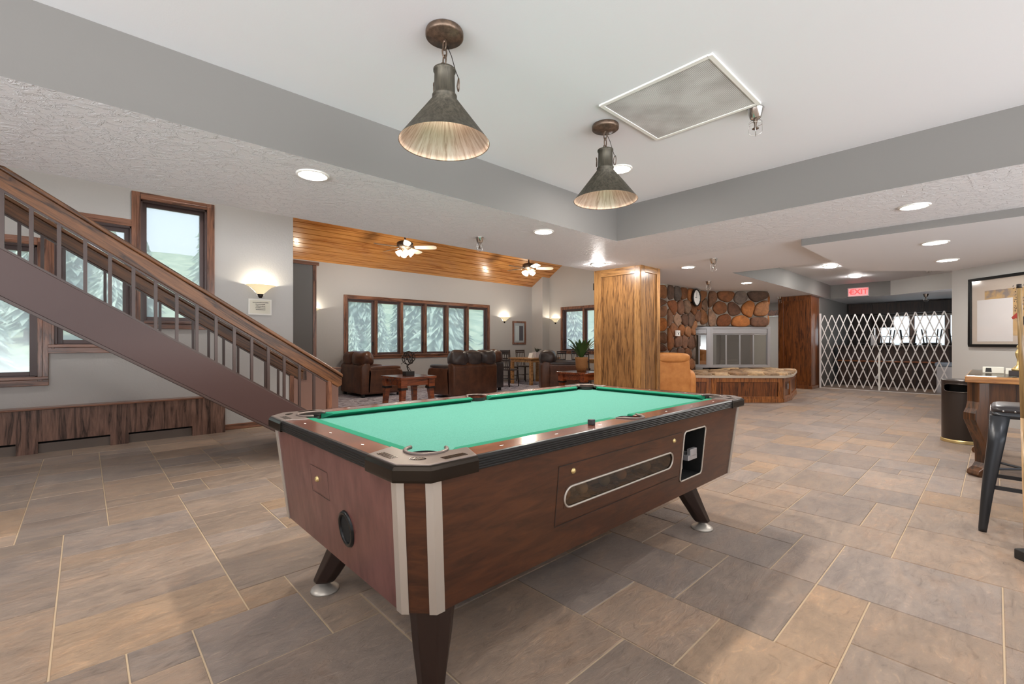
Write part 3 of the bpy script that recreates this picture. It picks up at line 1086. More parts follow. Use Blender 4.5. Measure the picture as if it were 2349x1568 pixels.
    for x, z in ((1.465 - cx_, .655), (2.32 - cx_, .652)):
        bb = MB()
        bb.smooth = True
        k = Matrix.Rotation(R(90), 4, 'X')
        pr = [(0, .008), (.007, .008), (.010, .005), (.013, 0)]
        t = MB(); t.lathe(pr, 14)
        bb.add([(x + p[0], fy(z) - p[2], z + p[1]) for p in t.v], t.f)
        bb.build('lock', M['brass'], s)
    # coin mechanism inside the opening
    bb = MB()
    bb.box(kx0 + .10, kx1 - .06, fy(.55) + .01, fy(.55) + .10, .50, .53)
    bb.box(kx0 + .12, kx0 + .20, fy(.55) + .006, fy(.55) + .03, .525, .565)
    bb.build('coin_mechanism', M['steel'], s, .003)
    bb = MB().box(kx0 + .02, kx0 + .06, fy(.5) + .02, fy(.5) + .06, .46, .50)
    bb.build('coin_return', M['steel'], s, .003)
    # corner aluminium strips
    for i in range(8):
        tx, ty = top[i]
        bx_, by_ = bot[i]
        pv, nx = top[i - 1], top[(i + 1) % 8]
        dp = Vector((pv[0] - tx, pv[1] - ty, 0)).normalized()
        dn = Vector((nx[0] - tx, nx[1] - ty, 0)).normalized()
        out = -(dp + dn).normalized() * .004
        # strip widths: narrower on the chamfer side, wider on the face side
        chp = Vector((pv[0] - tx, pv[1] - ty, 0)).length < .2
        wp, wn_ = (.022, .030) if chp else (.030, .022)
        bb = MB()
        for z0, z1, (ax, ay), (cx2, cy2) in ((zb - .002, zt, (bx_, by_), (tx, ty)),):
            A = [Vector((ax, ay, z0)) + dp * wp + out * .3, Vector((ax, ay, z0)) + out * 1.4, Vector((ax, ay, z0)) + dn * wn_ + out * .3, Vector((ax, ay, z0)) - out]
            B = [Vector((cx2, cy2, z1)) + dp * wp + out * .3, Vector((cx2, cy2, z1)) + out * 1.4, Vector((cx2, cy2, z1)) + dn * wn_ + out * .3, Vector((cx2, cy2, z1)) - out]
            off = lambda L, d, k: [p + (d * k) for p in L]
            np_ = Vector((dp.y, -dp.x, 0)); np_ = np_ if np_.dot(out) > 0 else -np_
            nn_ = Vector((dn.y, -dn.x, 0)); nn_ = nn_ if nn_.dot(out) > 0 else -nn_
            th = .004
            def ringat(c):
                c = Vector(c)
                return [c + dp * wp, c + dp * wp + np_ * th, c + (np_ + nn_).normalized() * th * 1.1, c + dn * wn_ + nn_ * th, c + dn * wn_, c]
            bb.loft([ringat((ax, ay, z0)), ringat((cx2, cy2, z1))])
        bb.build('corner_strip', M['alu'], s)
    # end fittings on the near short side
    xb, xt = -hx + BI, -hx + TI
    fx = lambda z: xb + (xt - xb) * (z - zb) / (zt - zb)
    bb = MB()
    yc0, yc1, z0, z1 = 1.83 - cy_, 2.02 - cy_, .545, .662
    for a0, a1, c0, c1 in ((yc0, yc1, z1 - .002, z1), (yc0, yc1, z0, z0 + .002), (yc0, yc0 + .002, z0, z1), (yc1 - .002, yc1, z0, z1)):
        bb.add([(fx(c0) - .0015, a0, c0), (fx(c0) - .0015, a1, c0), (fx(c1) - .0015, a1, c1), (fx(c1) - .0015, a0, c1)], [(0, 1, 2, 3)])
    bb.build('end_hatch_seam', M['blackm'], s)
    t = MB(); t.lathe([(0, .009), (.008, .009), (.011, .005), (.014, 0)], 14)
    bb = MB(); bb.smooth = True
    bb.add([(fx(.61) - p[2], 1.95 - cy_ + p[0], .61 + p[1]) for p in t.v], t.f)
    bb.build('lock', M['brass'], s)
    t = MB(); t.lathe([(.047, -.004), (.047, .006), (.052, .010), (.060, .008), (.063, 0), (.063, -.004)], 32)
    bb = MB(); bb.smooth = True
    zc, yc = .475, 1.688 - cy_
    bb.add([(fx(zc + p[1] * 1.12) - p[2], yc + p[0], zc + p[1] * 1.12) for p in t.v], t.f)
    c = bb.build('cue_ball_port_ring', M['black'], s)
    bb = MB()
    bb.add([(fx(zc + .053 * math.sin(2 * PI * i / 24)) - .002, yc + .047 * math.cos(2 * PI * i / 24), zc + .053 * math.sin(2 * PI * i / 24)) for i in range(24)], [tuple(range(24))])
    bb.build('port_opening', M['dark'], c)
    # slate bed with cloth, cut round the pockets
    RZ = .812                                   # top of the rails
    BZ = .782                                   # cloth
    rw = .118                                   # rail width
    pr_c, pr_s = .056, .060
    ix, iy = hx - rw, hy - rw
    cp = .175                                   # corner pocket centre from the outer edges
    cb = cp - .022
    pc = [(-hx + cb, -hy + cb), (hx - cb, -hy + cb), (hx - cb, hy - cb), (-hx + cb, hy - cb)]
    def arc(c, r, a0, a1, n=12):
        return [(c[0] + r * math.cos(R(a0 + (a1 - a0) * i / n)), c[1] + r * math.sin(R(a0 + (a1 - a0) * i / n))) for i in range(n + 1)]
    sy = hy - .112                               # side pocket centre
    e = .02
    # cloth outline: rectangle with concave bites at the six pockets
    def bite_corner(c, sxn, syn):
        # returns points walking round the inner side of the pocket
        base = {(-1, -1): (180 - 20, -90 + 20 + 360), (1, -1): (270 - 20, 20), (1, 1): (0 - 20, 90 + 20), (-1, 1): (90 - 20, 180 + 20)}
        return None
    poly = []
        # bottom side, left to right
    def inner_arc(c, a0, a1, r, n=10):
        return arc(c, r, a0, a1, n)
    P0, P1, P2, P3_ = pc
    poly += inner_arc(P0, 120, -30, pr_c)        # concave bite of near left corner (cloth inside)
    poly += [(-.3, -iy - e)]
    poly += inner_arc((0, -sy - .02), 180, 0, pr_s, 8)
    poly += [(.3, -iy - e)]
    poly += inner_arc(P1, 210, 60, pr_c)
    poly += inner_arc(P2, 300, 150, pr_c)
    poly += [(.3, iy + e)]
    poly += inner_arc((0, sy + .02), 0, -180, pr_s, 8)
    poly += [(-.3, iy + e)]
    poly += inner_arc(P3_, 30, -120, pr_c)
    bb = MB()
    bb.prism(poly, BZ - .03, BZ)
    bb.build('cloth_bed', M['cloth'], s)
    # pocket liners
    for (x, y), r in [(p, pr_c) for p in pc] + [((0, -sy - .02), pr_s), ((0, sy + .02), pr_s)]:
        bb = MB(); bb.smooth = True
        bb.lathe([(r + .006, RZ - .006), (r + .004, BZ - .02), (r - .02, BZ - .06), (0, BZ - .065)], 28, (x, y, 0))
        bb.build('pocket_liner', M['blackm'], s)
    # wooden rail caps
    cl = .262                                    # length covered by a corner casting
    def rail_piece(name, poly):
        return MB().prism(poly, .766, RZ).build(name, M['rail'], s, .004)
    for sgn in (-1, 1):
        o_, i_ = sgn * (hy - .012), sgn * iy
        a = [(-hx + cl, o_), (hx - cl, o_)]
        p = arc((0, sgn * (sy + .02)), pr_s + .004, 200 if sgn < 0 else 160, 340 if sgn < 0 else 20, 12) if False else None
        # notch for the side pocket
        notch = arc((0, sgn * (sy + .02)), pr_s + .003, 180, 360, 14) if sgn < 0 else arc((0, sgn * (sy + .02)), pr_s + .003, 180, 0, 14)
        notch = [(x, y) for x, y in notch if (y - i_) * sgn > 0]
        poly = [(-hx + cl, o_), (hx - cl, o_), (hx - cl + .03, i_)] + [(pr_s, i_)] + notch[::-1] + [(-pr_s, i_), (-hx + cl - .03, i_)]
        rail_piece('long_rail', poly)
    for sgn in (-1, 1):
        o_, i_ = sgn * (hx - .012), sgn * ix
        rail_piece('short_rail', [(o_, -hy + cl), (o_, hy - cl), (i_, hy - cl + .03), (i_, -hy + cl - .03)])
    # ridged black trim on the outer edge
    for sgn in (-1, 1):
        bb = MB()
        zs = [.764, .773, .775, .784, .786, .795, .797, .806, .808]
        prof = [(0.0, .764)]
        for k in range(5):
            z = .7655 + k * .0085
            prof += [(.014, z), (.0155, z + .002), (.0155, z + .0055), (.014, z + .0075)]
        prof += [(.010, .812), (0, .813)]
        bb.loft([[(x, sgn * (hy - .0155 + q), z) for q, z in prof] for x in (-hx + cl - .01, hx - cl + .01)])
        bb.build('edge_trim', M['black'], s)
        bb = MB()
        bb.loft([[(sgn * (hx - .0155 + q), y, z) for q, z in prof] for y in (-hy + cl - .01, hy - cl + .01)])
        bb.build('edge_trim', M['black'], s)
    # corner castings
    for qx, qy in ((-1, -1), (1, -1), (1, 1), (-1, 1)):
        c = Vector((qx * hx, qy * hy))
        loc = lambda a, d: (qx * (hx - a), qy * (hy - d))     # a, d = inset from the outer corner along x and y
        ch = .078
        # pocket arc in local insets, centre (cp, cp)
        r1 = .068
        pts = []
        for k in range(13):
            a = R(-25 - 220 * k / 12 + 90 - 0)
        arcp = []
        for k in range(15):
            a = R(-40 - 190 * k / 14)             # from (+x,-y side) round through the corner
            arcp.append((cp + r1 * math.cos(a), cp + r1 * math.sin(a)))
        arcp = [p for p in arcp]
        top_poly = [(ch + .003, .007), (cl, .007), (cl + .045, rw), (arcp[0][0] + .012, rw)] + arcp + [(rw, arcp[-1][1] + .012), (rw, cl + .045), (.007, cl), (.007, ch + .003)]
        bb = MB()
        bb.prism([loc(a, d) for a, d in top_poly], RZ - .014, RZ + .0035)
        co = bb.build('corner_casting', M['cast'], s, .0035)
        # outer skirt
        sk = [(ch, -.005), (cl, -.005), (cl, .014), (ch + .006, .014), (.014, ch + .006), (.014, cl), (-.005, cl), (-.005, ch)]
        rings = []
        for z, g in ((.760, .001), (.768, 0), (.798, 0), (.808, .004), (.812, .008)):
            cc = [(a + g if i in (0, 1) and False else a, d) for i, (a, d) in enumerate(sk)]
            cc2 = []
            for i, (a, d) in enumerate(cc):
                if i in (0, 1):
                    d += g
                if i in (6, 7):
                    a += g
                if i in (0, 7):
                    a += g * .4; d += g * .4
                cc2.append((*loc(a, d), z))
            rings.append(cc2)
        bb = MB(); bb.loft(rings)
        bb.build('casting_skirt', M['castd'], co, .002)
        # raised rim round the pocket
        rim = []
        for k in range(19):
            a = R(-15 - 240 * k / 18)
            x, y = loc(cp + (r1 + .003) * math.cos(a), cp + (r1 + .003) * math.sin(a))
            rim.append((x, y, RZ + .004))
        bb = MB(); bb.smooth = True; bb.tube(rim, .007, 8)
        bb.build('pocket_rim', M['cast'], co)
        # raised oval badge and ribs
        bb = MB()
        bx2, by2 = loc(.098, .098)
        dirx = Vector((qx, -qy, 0)).normalized()
        diry = Vector((qx, qy, 0)).normalized()
        ov = [(Vector((bx2, by2, RZ + .003)) + dirx * .026 * math.cos(2 * PI * k / 20) + diry * .013 * math.sin(2 * PI * k / 20) - diry * -.012) for k in range(20)]
        bb.tube([(p.x, p.y, p.z) for p in ov], .0022, 6, True)
        for k in range(3):
            bb.obox((bx2 + diry.x * .012 + dirx.x * (k - 1) * .011, by2 + diry.y * .012 + dirx.y * (k - 1) * .011, RZ + .0035), dirx * .003, diry * .007, (0, 0, .0014))
        for k in range(4):
            a, d = loc(.15 + k * .0, .028 + k * .008)
            bb.box(min(a, a - qx * .09), max(a, a - qx * .09), d - .0018, d + .0018, RZ + .002, RZ + .0045)
            a, d = loc(.028 + k * .008, .15)
            bb.box(a - .0018, a + .0018, min(d, d - qy * .09), max(d, d - qy * .09), RZ + .002, RZ + .0045)
        bb.build('casting_relief', M['castd'], co)
    # side pocket irons
    for sgn in (-1, 1):
        pts = []
        for k in range(17):
            a = R(190 + 160 * k / 16) if sgn < 0 else R(10 + 160 * k / 16)
            pts.append((0 + (pr_s + .004) * math.cos(a), sgn * (sy + .02) + (pr_s + .004) * math.sin(a), RZ + .002))
        pts = [(pts[0][0] - .03 * (1 if pts[0][0] < 0 else -1), sgn * (iy + .004), RZ + .0)] + pts + [(pts[-1][0] + .03 * (1 if pts[-1][0] > 0 else -1), sgn * (iy + .004), RZ)]
        bb = MB(); bb.smooth = True; bb.tube(pts, .0065, 8)
        bb.build('side_pocket_iron', M['cast'], s)
    # cushions
    nose = .048
    def cushion(p0, p1, inward, cut0, cut1):
        """triangular cushion from p0 to p1 along the rail's inner edge; ends cut back at the nose"""
        p0, p1 = Vector((*p0, 0)), Vector((*p1, 0))
        d = (p1 - p0).normalized()
        w = Vector((*inward, 0))
        def sec(p, back):
            q = p + d * back
            return [p + Vector((0, 0, RZ - .001)), q + w * nose * .75 + Vector((0, 0, RZ - .001)), q + w * nose + Vector((0, 0, RZ - .008)), q + w * (nose - .004) + Vector((0, 0, RZ - .013)), p + w * .012 + Vector((0, 0, BZ + .0)), p + Vector((0, 0, BZ))]
        bb = MB(); bb.loft([sec(p0, cut0), sec(p1, -cut1)])
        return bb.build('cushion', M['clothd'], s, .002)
    cc = cp + .062
    g = pr_s + .012
    cushion((-hx + cc, -iy), (-g, -iy), (0, 1), .045, .012)
    cushion((g, -iy), (hx - cc, -iy), (0, 1), .012, .045)
    cushion((-hx + cc, iy), (-g, iy), (0, -1), .045, .012)
    cushion((g, iy), (hx - cc, iy), (0, -1), .012, .045)
    cushion((-ix, -hy + cc), (-ix, hy - cc), (1, 0), .045, .045)
    cushion((ix, -hy + cc), (ix, hy - cc), (-1, 0), .045, .045)
    # diamond sights
    L = 2 * ix
    for sgn in (-1, 1):
        for k in (1, 2, 3, 5, 6, 7):
            x = -ix + L * k / 8
            bb = MB(); bb.add([(x - .012, sgn * (iy + .06), RZ + .001), (x, sgn * (iy + .055), RZ + .001), (x + .012, sgn * (iy + .06), RZ + .001), (x, sgn * (iy + .065), RZ + .001)], [(0, 1, 2, 3)])
            bb.build('sight', M['white'], s)
        for k in (1, 2, 3):
            y = -iy + 2 * iy * k / 4
            bb = MB(); bb.add([(sgn * (ix + .06), y - .012, RZ + .001), (sgn * (ix + .055), y, RZ + .001), (sgn * (ix + .06), y + .012, RZ + .001), (sgn * (ix + .065), y, RZ + .001)], [(0, 1, 2, 3)])
            bb.build('sight', M['white'], s)
    # legs: broad at the cabinet, tapering outward to a levelling foot
    for qx, qy, fx_, fy_ in ((-1, -1, .84, 1.285), (-1, 1, .84, 2.20), (1, -1, 2.87, 1.285), (1, 1, 2.87, 2.20)):
        fx0, fy0 = fx_ - cx_, fy_ - cy_
        tx, ty = fx0 - qx * .11, fy0 - qy * .09 if (qx, qy) != (-1, -1) else fy0 + .02
        if (qx, qy) == (-1, -1):
            tx = fx0 + .02
        rings = []
        for z, k, w, d in ((.32, 0, .098, .066), (.18, .5, .078, .058), (.06, .95, .054, .05), (.048, 1.0, .048, .044)):
            x, y = tx + (fx0 - tx) * k, ty + (fy0 - ty) * k
            if (qx, qy) == (1, -1):
                w_, d_ = w, d
            elif (qx, qy) == (-1, 1):
                w_, d_ = d * 1.1, w
            else:
                w_, d_ = w * .8, d * 1.1
            rr = .35
            rings.append([(x + a * w_, y + c * d_, z) for a, c in ((-1, -rr), (-rr, -1), (rr, -1), (1, -rr), (1, rr), (rr, 1), (-rr, 1), (-1, rr))])
        lg = MB().loft(rings).build('leg', M['leg'], s, .004)
        bb = MB(); bb.smooth = True
        bb.lathe([(0, .06), (.018, .06), (.018, .034), (.03, .028), (.052, .016), (.064, .008), (.066, 0), (0, 0)], 28, (fx0, fy0, 0))
        bb.build('levelling_foot', M['alu'], lg)
    return s, cx_, cy_
M['smoky'] = prep_glass('smoky_ball_window', (.62, .52, .40, 1), .12)
M['tray'] = mat('ball_tray_brown', srgb(96, 74, 50), .25)
_n = tex_noise(M['tray'], coords(M['tray'], (10, 10, 20)), 1.6, 4, .6)
setcol(M['tray'], ramp(M['tray'], _n, [(.35, srgb(40, 26, 14)), (.55, srgb(120, 88, 54)), (.75, srgb(70, 60, 42))]))
pt, TCX, TCY = pool_table()
b = MB().box(-.0125, .0125, -.0125, .0125, 0, .024)
tag(b.build('chalk_cube', mat('chalk_dark', srgb(52, 52, 56), .7), loc=(1.66, 1.245, .8125), bevel=.002), 'small dark chalk cube on the near rail of the pool table', 'chalk')
# balls lying behind the window in the side of the table
for k, c in enumerate([srgb(120, 84, 56), srgb(134, 112, 84), srgb(96, 92, 74), srgb(142, 106, 74), srgb(110, 90, 74)]):
    bb = MB(); bb.smooth = True
    bb.lathe([(.0285 * math.sin(PI * i / 12), -.0285 * math.cos(PI * i / 12)) for i in range(13)], 18)
    place = ('the one at the left end', 'second from the left end', 'middle one of five', 'second from the right end', 'the one at the right end')[k]
    tag(bb.build('pool_ball', mat('ball_tone_%s' % 'abcde'[k], c, .2), loc=((1.50, 1.62, 1.79, 1.93, 2.16)[k], 1.268, .5345)), 'dim brownish pool ball behind the return window, ' + place, 'ball', 'pool balls in the return window')

# ------------------------------------------------------------------ pendants over the table
def pendant(label, x, y, zrim, ztop):
    s = thing('pendant_lamp', label, 'pendant lamp', (x, y, 2.8), 0, 'metal cone pendants over the pool table')
    r = .232
    zs = 2.8
    z = lambda h: h - 2.8
    bb = MB(); bb.smooth = True
    bb.lathe([(0, 0), (.094, 0), (.098, -.008), (.098, -.03), (.09, -.036), (.083, -.036), (.078, -.042), (.0, -.046)], 36)
    bb.build('canopy', M['bronze'], s)
    bb = MB(); bb.smooth = True
    zt = ztop - 2.8
    zr = zrim - 2.8
    nk = .052
    neck = .135
    zn = zt - neck
    # outer and inner skins
    bb.mi = 0
    bb.lathe([(0, zt), (nk + .006, zt), (nk + .006, zt - .01), (nk, zt - .014), (nk + .003, zn + .01), (nk + .012, zn), (nk + .012, zn - .008), (nk + .006, zn - .012), (r, zr), (r + .003, zr - .004)], 48)
    bb.mi = 1
    bb.lathe([(r + .003, zr - .004), (r - .002, zr), (nk + .004, zn - .014), (.02, zn - .01), (0, zn - .01)], 48)
    bb.build('shade', [M['shade'], M['shadein']], s, weld=True)
    # chain links
    top_, lo = -.05, zt + .03
    bb = MB(); bb.smooth = True
    nlink = max(2, round((top_ - lo) / .045))
    step = (top_ - lo) / nlink
    for k in range(nlink):
        zc = top_ - step * (k + .5)
        hh, w = step * .66, .013
        pts = []
        for i in range(16):
            a = 2 * PI * i / 16
            px = w * math.cos(a)
            pz = hh * math.sin(a)
            pts.append((px if k % 2 else 0, 0 if k % 2 else px, zc + pz))
        bb.tube(pts, .0042, 6, True)
    pts = [(.03 * math.cos(PI * i / 10), 0, zt + .034 * math.sin(PI * i / 10)) for i in range(11)]
    bb.tube(pts, .0035, 6)
    bb.tube([(0, 0, -.04), (0, 0, -.06)], .006, 8)
    bb.build('chain', M['bronze'], s)
    for a in (R(100), R(-40)):
        bb = MB(); bb.smooth = True
        c = Vector((math.cos(a) * (nk + .012), math.sin(a) * (nk + .012), zt - .075))
        t = Vector((-math.sin(a), math.cos(a), 0))
        bb.tube([c + t * .016 * math.cos(2 * PI * i / 18) + Vector((math.cos(a) * .012 * abs(math.sin(PI * i / 18)), math.sin(a) * .012 * abs(math.sin(PI * i / 18)), .034 * math.sin(2 * PI * i / 18))) for i in range(18)], .003, 6, True)
        bb.build('ring_handle', M['bronze'], s)
    bb = MB(); bb.smooth = True
    bb.tube([(.004, .0, -.05), (.03, -.02, (-.05 + zt) / 2), (.045, -.03, zt + .01), (nk + .01, -.035, zt - .03)], .0022, 5)
    bb.build('lamp_wire', M['iron'], s)
    bb = MB(); bb.smooth = True
    bb.lathe([(0, zn - .012), (.018, zn - .012), (.02, zn - .04), (.033, zn - .075), (.03, zn - .10), (.015, zn - .115), (0, zn - .118)], 20)
    bb.build('bulb', M['bulb'], s)
    ld = bpy.data.lights.new('pendant_bulb_light', 'SPOT')
    ld.energy = L_PEND
    ld.spot_size = R(150)
    ld.spot_blend = .15
    ld.color = (1, .90, .76)
    ld.shadow_soft_size = .035
    lo_ = bpy.data.objects.new('pendant_bulb_light', ld)
    scene.collection.objects.link(lo_)
    lo_.location = (x, y, zrim + .05)
M['shadein'] = mat('shade_inside_mottled', srgb(206, 178, 152), .35, .3)
_m = M['shadein']
_n, _l, _p = nodes(_m)
_tc = _n.new('ShaderNodeTexCoord')
_sep = _n.new('ShaderNodeSeparateXYZ'); _l.new(_tc.outputs['Object'], _sep.inputs[0])
_at = _n.new('ShaderNodeMath'); _at.operation = 'ARCTAN2'
_l.new(_sep.outputs['Y'], _at.inputs[0]); _l.new(_sep.outputs['X'], _at.inputs[1])
_cb = _n.new('ShaderNodeCombineXYZ')
_l.new(_at.outputs[0], _cb.inputs[0]); _l.new(_sep.outputs['Z'], _cb.inputs[1])
_mp = _n.new('ShaderNodeMapping'); _mp.inputs['Scale'].default_value = (7, 4, 1)
_l.new(_cb.outputs[0], _mp.inputs[0])
_f = tex_noise(_m, _mp.outputs[0], 1.6, 6, .7, .3)
setcol(_m, ramp(_m, _f, [(.3, srgb(150, 116, 96)), (.48, srgb(206, 180, 162)), (.75, srgb(232, 220, 210))]))
pendant('nearer and larger looking weathered cone pendant lamp over the near table end', 1.367, 1.967, 2.222, 2.60)
pendant('farther weathered cone pendant lamp hanging over the far table end', 2.828, 1.993, 2.243, 2.615)

# ------------------------------------------------------------------ recessed lamps
def can(label, x, y, z, r=.108, power=None, bulge=False):
    s = thing('recessed_light', label, 'ceiling light', (x, y, z), 0, 'recessed ceiling lights')
    bb = MB(); bb.smooth = True
    bb.lathe([(r - .018, -.004), (r - .016, -.010), (r, -.010), (r + .006, -.003), (r + .006, 0)], 40)
    bb.build('trim_ring', M['white'], s)
    bb = MB()
    bb.smooth = True
    if bulge:
        bb.lathe([(r - .018, -.004), (r - .03, -.026), (r * .5, -.036), (0, -.040)], 32)
    else:
        bb.lathe([(r - .018, -.004), (r * .5, -.006), (0, -.007)], 32)
    bb.build('lens', M['lamp_lens'], s)
    return s
can('recessed light in the textured ceiling, the one nearest the staircase', 1.21, 3.40, 2.4)
can('recessed light in the textured ceiling left of the recess corner', 3.67, 3.40, 2.4)
can('recessed light in the smooth high ceiling beside the farther pendant', 3.635, 2.40, 2.8)
can('recessed light in the ceiling just left of the oak column top', 5.79, 4.215, 2.4, bulge=True)
can('recessed light in the ceiling right of the oak column top', 7.085, 3.40, 2.4)
can('recessed light in the ceiling in front of the stone chimney', 9.816, 3.48, 2.4)
can('larger recessed light on the right, above the picture wall', 7.049, .476, 2.32, .12)
can('smaller recessed light right above the framed picture', 8.655, .461, 2.32, .12)
can('nearer recessed light inside the raised ceiling tray', 11.3, 2.36, 2.775, .13, bulge=True)
can('farther recessed light inside the raised ceiling tray', 13.4, 2.3, 2.775, .13, bulge=True)
# lamps added to brighten the stairwell, hall and unseen rear of the room
can('added unseen recessed light high above the staircase, nearer the lounge', 1.3, 5.6, 5.0, .14)
can('added unseen recessed light high above the upper end of the staircase', -1.2, 5.6, 5.0, .14)
can('added unseen recessed light in the hall ceiling before the white door', 13.7, 5.1, 2.4)
can('added recessed light behind the viewpoint over the left floor', -1.2, 3.40, 2.4)
can('added recessed light behind the viewpoint in the high ceiling', -1.0, .4, 2.8)
can('added recessed light behind the viewpoint, right part of the high ceiling', 2.4, -1.6, 2.8)
can('added recessed light behind the viewpoint over the right aisle', 5.3, -1.6, 2.4)
can('recessed light in the lower ceiling over the bar stools', 5.4, .5, 2.4)

# ------------------------------------------------------------------ air grille, sprinklers, exit sign
s = thing('ceiling_air_grille', 'square white perforated air grille in the ceiling beside the pendants', 'air grille', (2.935, 1.467, 2.8))
h = .385
b = MB()
for x0, x1, y0, y1 in ((-h, h, -h, -h + .028), (-h, h, h - .028, h), (-h, -h + .028, -h + .028, h - .028), (h - .028, h, -h + .028, h - .028)):
    b.box(x0, x1, y0, y1, -.014, 0)
b.build('frame', M['white'], s, .003)
M['perf'] = mat('perforated_sheet', srgb(190, 190, 190), .5)
_v = coords(M['perf'], (110, 110, 110))
_vo = M['perf'].node_tree.nodes.new('ShaderNodeTexVoronoi')
_vo.inputs['Randomness'].default_value = 0
_vo.inputs['Scale'].default_value = 1
M['perf'].node_tree.links.new(_v, _vo.inputs['Vector'])
_dirt = tex_noise(M['perf'], coords(M['perf']), 4, 3, .5)
_c1 = ramp(M['perf'], _vo.outputs['Distance'], [(.30, srgb(150, 150, 150)), (.42, srgb(230, 229, 228))])
_c2 = ramp(M['perf'], _dirt, [(.35, (.72, .71, .70)), (.6, (1, 1, 1))])
setcol(M['perf'], mixc(M['perf'], 1.0, _c1, _c2, 'MULTIPLY'))
MB().box(-h + .028, h - .028, -h + .028, h - .028, -.009, -.003).build('perforated_face', M['perf'], s)

def sprinkler(label, x, y, z, k=1.0):
    s = thing('fire_sprinkler', label, 'fire sprinkler', (x, y, z), 0, 'caged fire sprinklers')
    bb = MB(); bb.smooth = True
    bb.lathe([(.0, 0), (.052 * k, 0), (.050 * k, -.004), (.034 * k, -.06 * k), (.026 * k, -.066 * k), (0, -.066 * k)], 20)
    bb.build('escutcheon', M['chrome'], s)
    bb = MB(); bb.smooth = True
    bb.lathe([(.012 * k, -.06 * k), (.014 * k, -.085 * k), (.008 * k, -.095 * k), (.006 * k, -.125 * k), (.02 * k, -.128 * k), (.02 * k, -.131 * k), (0, -.132 * k)], 16)
    bb.build('sprinkler_head', M['bronze'], s)
    bb = MB(); bb.smooth = True
    for q in range(4):
        a = PI / 2 * q + .3
        d = Vector((math.cos(a), math.sin(a), 0))
        bb.tube([d * .022 * k + Vector((0, 0, -.07 * k)), d * .038 * k + Vector((0, 0, -.085 * k)), d * .040 * k + Vector((0, 0, -.15 * k)), d * .026 * k + Vector((0, 0, -.17 * k)), Vector((0, 0, -.172 * k))], .0016 * k, 5)
    bb.tube([(.04 * k * math.cos(2 * PI * i / 20), .04 * k * math.sin(2 * PI * i / 20), -.10 * k) for i in range(20)], .0016 * k, 5, True)
    bb.build('wire_cage', M['chrome'], s)
sprinkler('caged sprinkler head beside the ceiling air grille, largest of them', 3.391, 1.143, 2.8, 1.05)
sprinkler('caged sprinkler on the ceiling above the lounge edge, left of the pendants', 3.339, 4.10, 2.4, .95)
sprinkler('caged sprinkler right of the oak column, nearer of the two there', 6.65, 2.806, 2.4, 1.05)
sprinkler('caged sprinkler right in front of the stone chimney top', 9.0, 3.9, 2.4, 1.0)
sprinkler('caged sprinkler just above the dark wood panel beside the gate', 13.4, 3.92, 2.4, 1.0)
sprinkler('caged sprinkler at the right end of the raised ceiling tray', 12.3, .92, 2.775, 1.1)
sprinkler('caged sprinkler over the bar above the gate top', 15.3, 1.2, 2.4, 1.1)

s = thing('exit_sign', 'lit red EXIT sign on the soffit above the scissor gate', 'exit sign', (15.07, 2.52, 2.535), R(-90))
b = MB().box(-.23, .23, -.05, .028, -.12, .12)
b.build('housing', mat('exit_housing', srgb(196, 180, 180), .4), s, .006)
M['exitred'] = emis('exit_red', (1, .05, .05), 1.6)
M['exitface'] = emis('exit_pink_face', (1, .35, .36), .55)
MB().box(-.205, .205, -.053, -.0505, -.10, .10).build('lit_face', M['exitface'], s)
tx = bpy.data.curves.new('letters', 'FONT')
tx.body = 'EXIT'
tx.size = .19
tx.extrude = .003
tx.align_x = 'CENTER'
tx.align_y = 'CENTER'
tx.offset = .004
tx.materials.append(M['exitred'])
to = bpy.data.objects.new('letters', tx)
scene.collection.objects.link(to)
bpy.context.view_layer.update()
_me = bpy.data.meshes.new_from_object(to)
bpy.data.objects.remove(to)
to = bpy.data.objects.new('letters', _me)
scene.collection.objects.link(to)
to.parent = s
to.location = (.02, -.057, 0)
to.rotation_euler = (R(90), 0, 0)
b = MB(); b.add([(-.2, -.056, 0), (-.165, -.056, .035), (-.165, -.056, -.035)], [(0, 1, 2)])
b.build('arrow', M['exitred'], s)

# ------------------------------------------------------------------ wall sconces
M['bowl'] = emis('lit_sconce_glass', (1, .84, .52), .6)
def sconce(label, x, y, z, rz, k=1.0):
    """rz turns local -Y into the direction the sconce faces"""
    s = thing('wall_sconce', label, 'wall light', (x, y, z), rz, 'glass bowl wall sconces')
    bb = MB(); bb.smooth = True
    prof = [(.035, -.085), (.06, -.06), (.10, -.02), (.135, .012), (.175, .03), (.188, .036)]
    bb.lathe(prof, 24, (0, -.005, 0), PI, 2 * PI)
    bb.lathe([(q - .004, z_ + .003) for q, z_ in prof[::-1]], 24, (0, -.005, 0), PI, 2 * PI)
    bb.build('glass_bowl', M['bowl'], s)
    bb = MB(); bb.smooth = True
    bb.lathe([(0, -.14), (.02, -.138), (.028, -.12), (.040, -.088), (.038, -.084), (0, -.08)], 16, (0, -.005, 0), PI, 2 * PI)
    bb.build('bracket', M['iron'], s)
    MB().box(-.05, .05, -.006, 0, -.11, .03).build('wall_plate', M['white'], s)
    ld = bpy.data.lights.new('sconce_light', 'POINT')
    ld.energy = L_SCONCE * k
    ld.color = (1, .9, .74)
    ld.shadow_soft_size = .025
    lo_ = bpy.data.objects.new('sconce_light', ld)
    scene.collection.objects.link(lo_)
    c, s_ = math.cos(rz), math.sin(rz)
    lo_.location = (x + s_ * .075, y - c * .075, z + .005)
sconce('lit glass bowl sconce on the stairwell wall above a notice', 1.82, 7.15, 1.955, 0)
sconce('lit glass bowl sconce half hidden behind the stub wall left of the lounge windows', 3.66, 10.4, 1.90, 0)
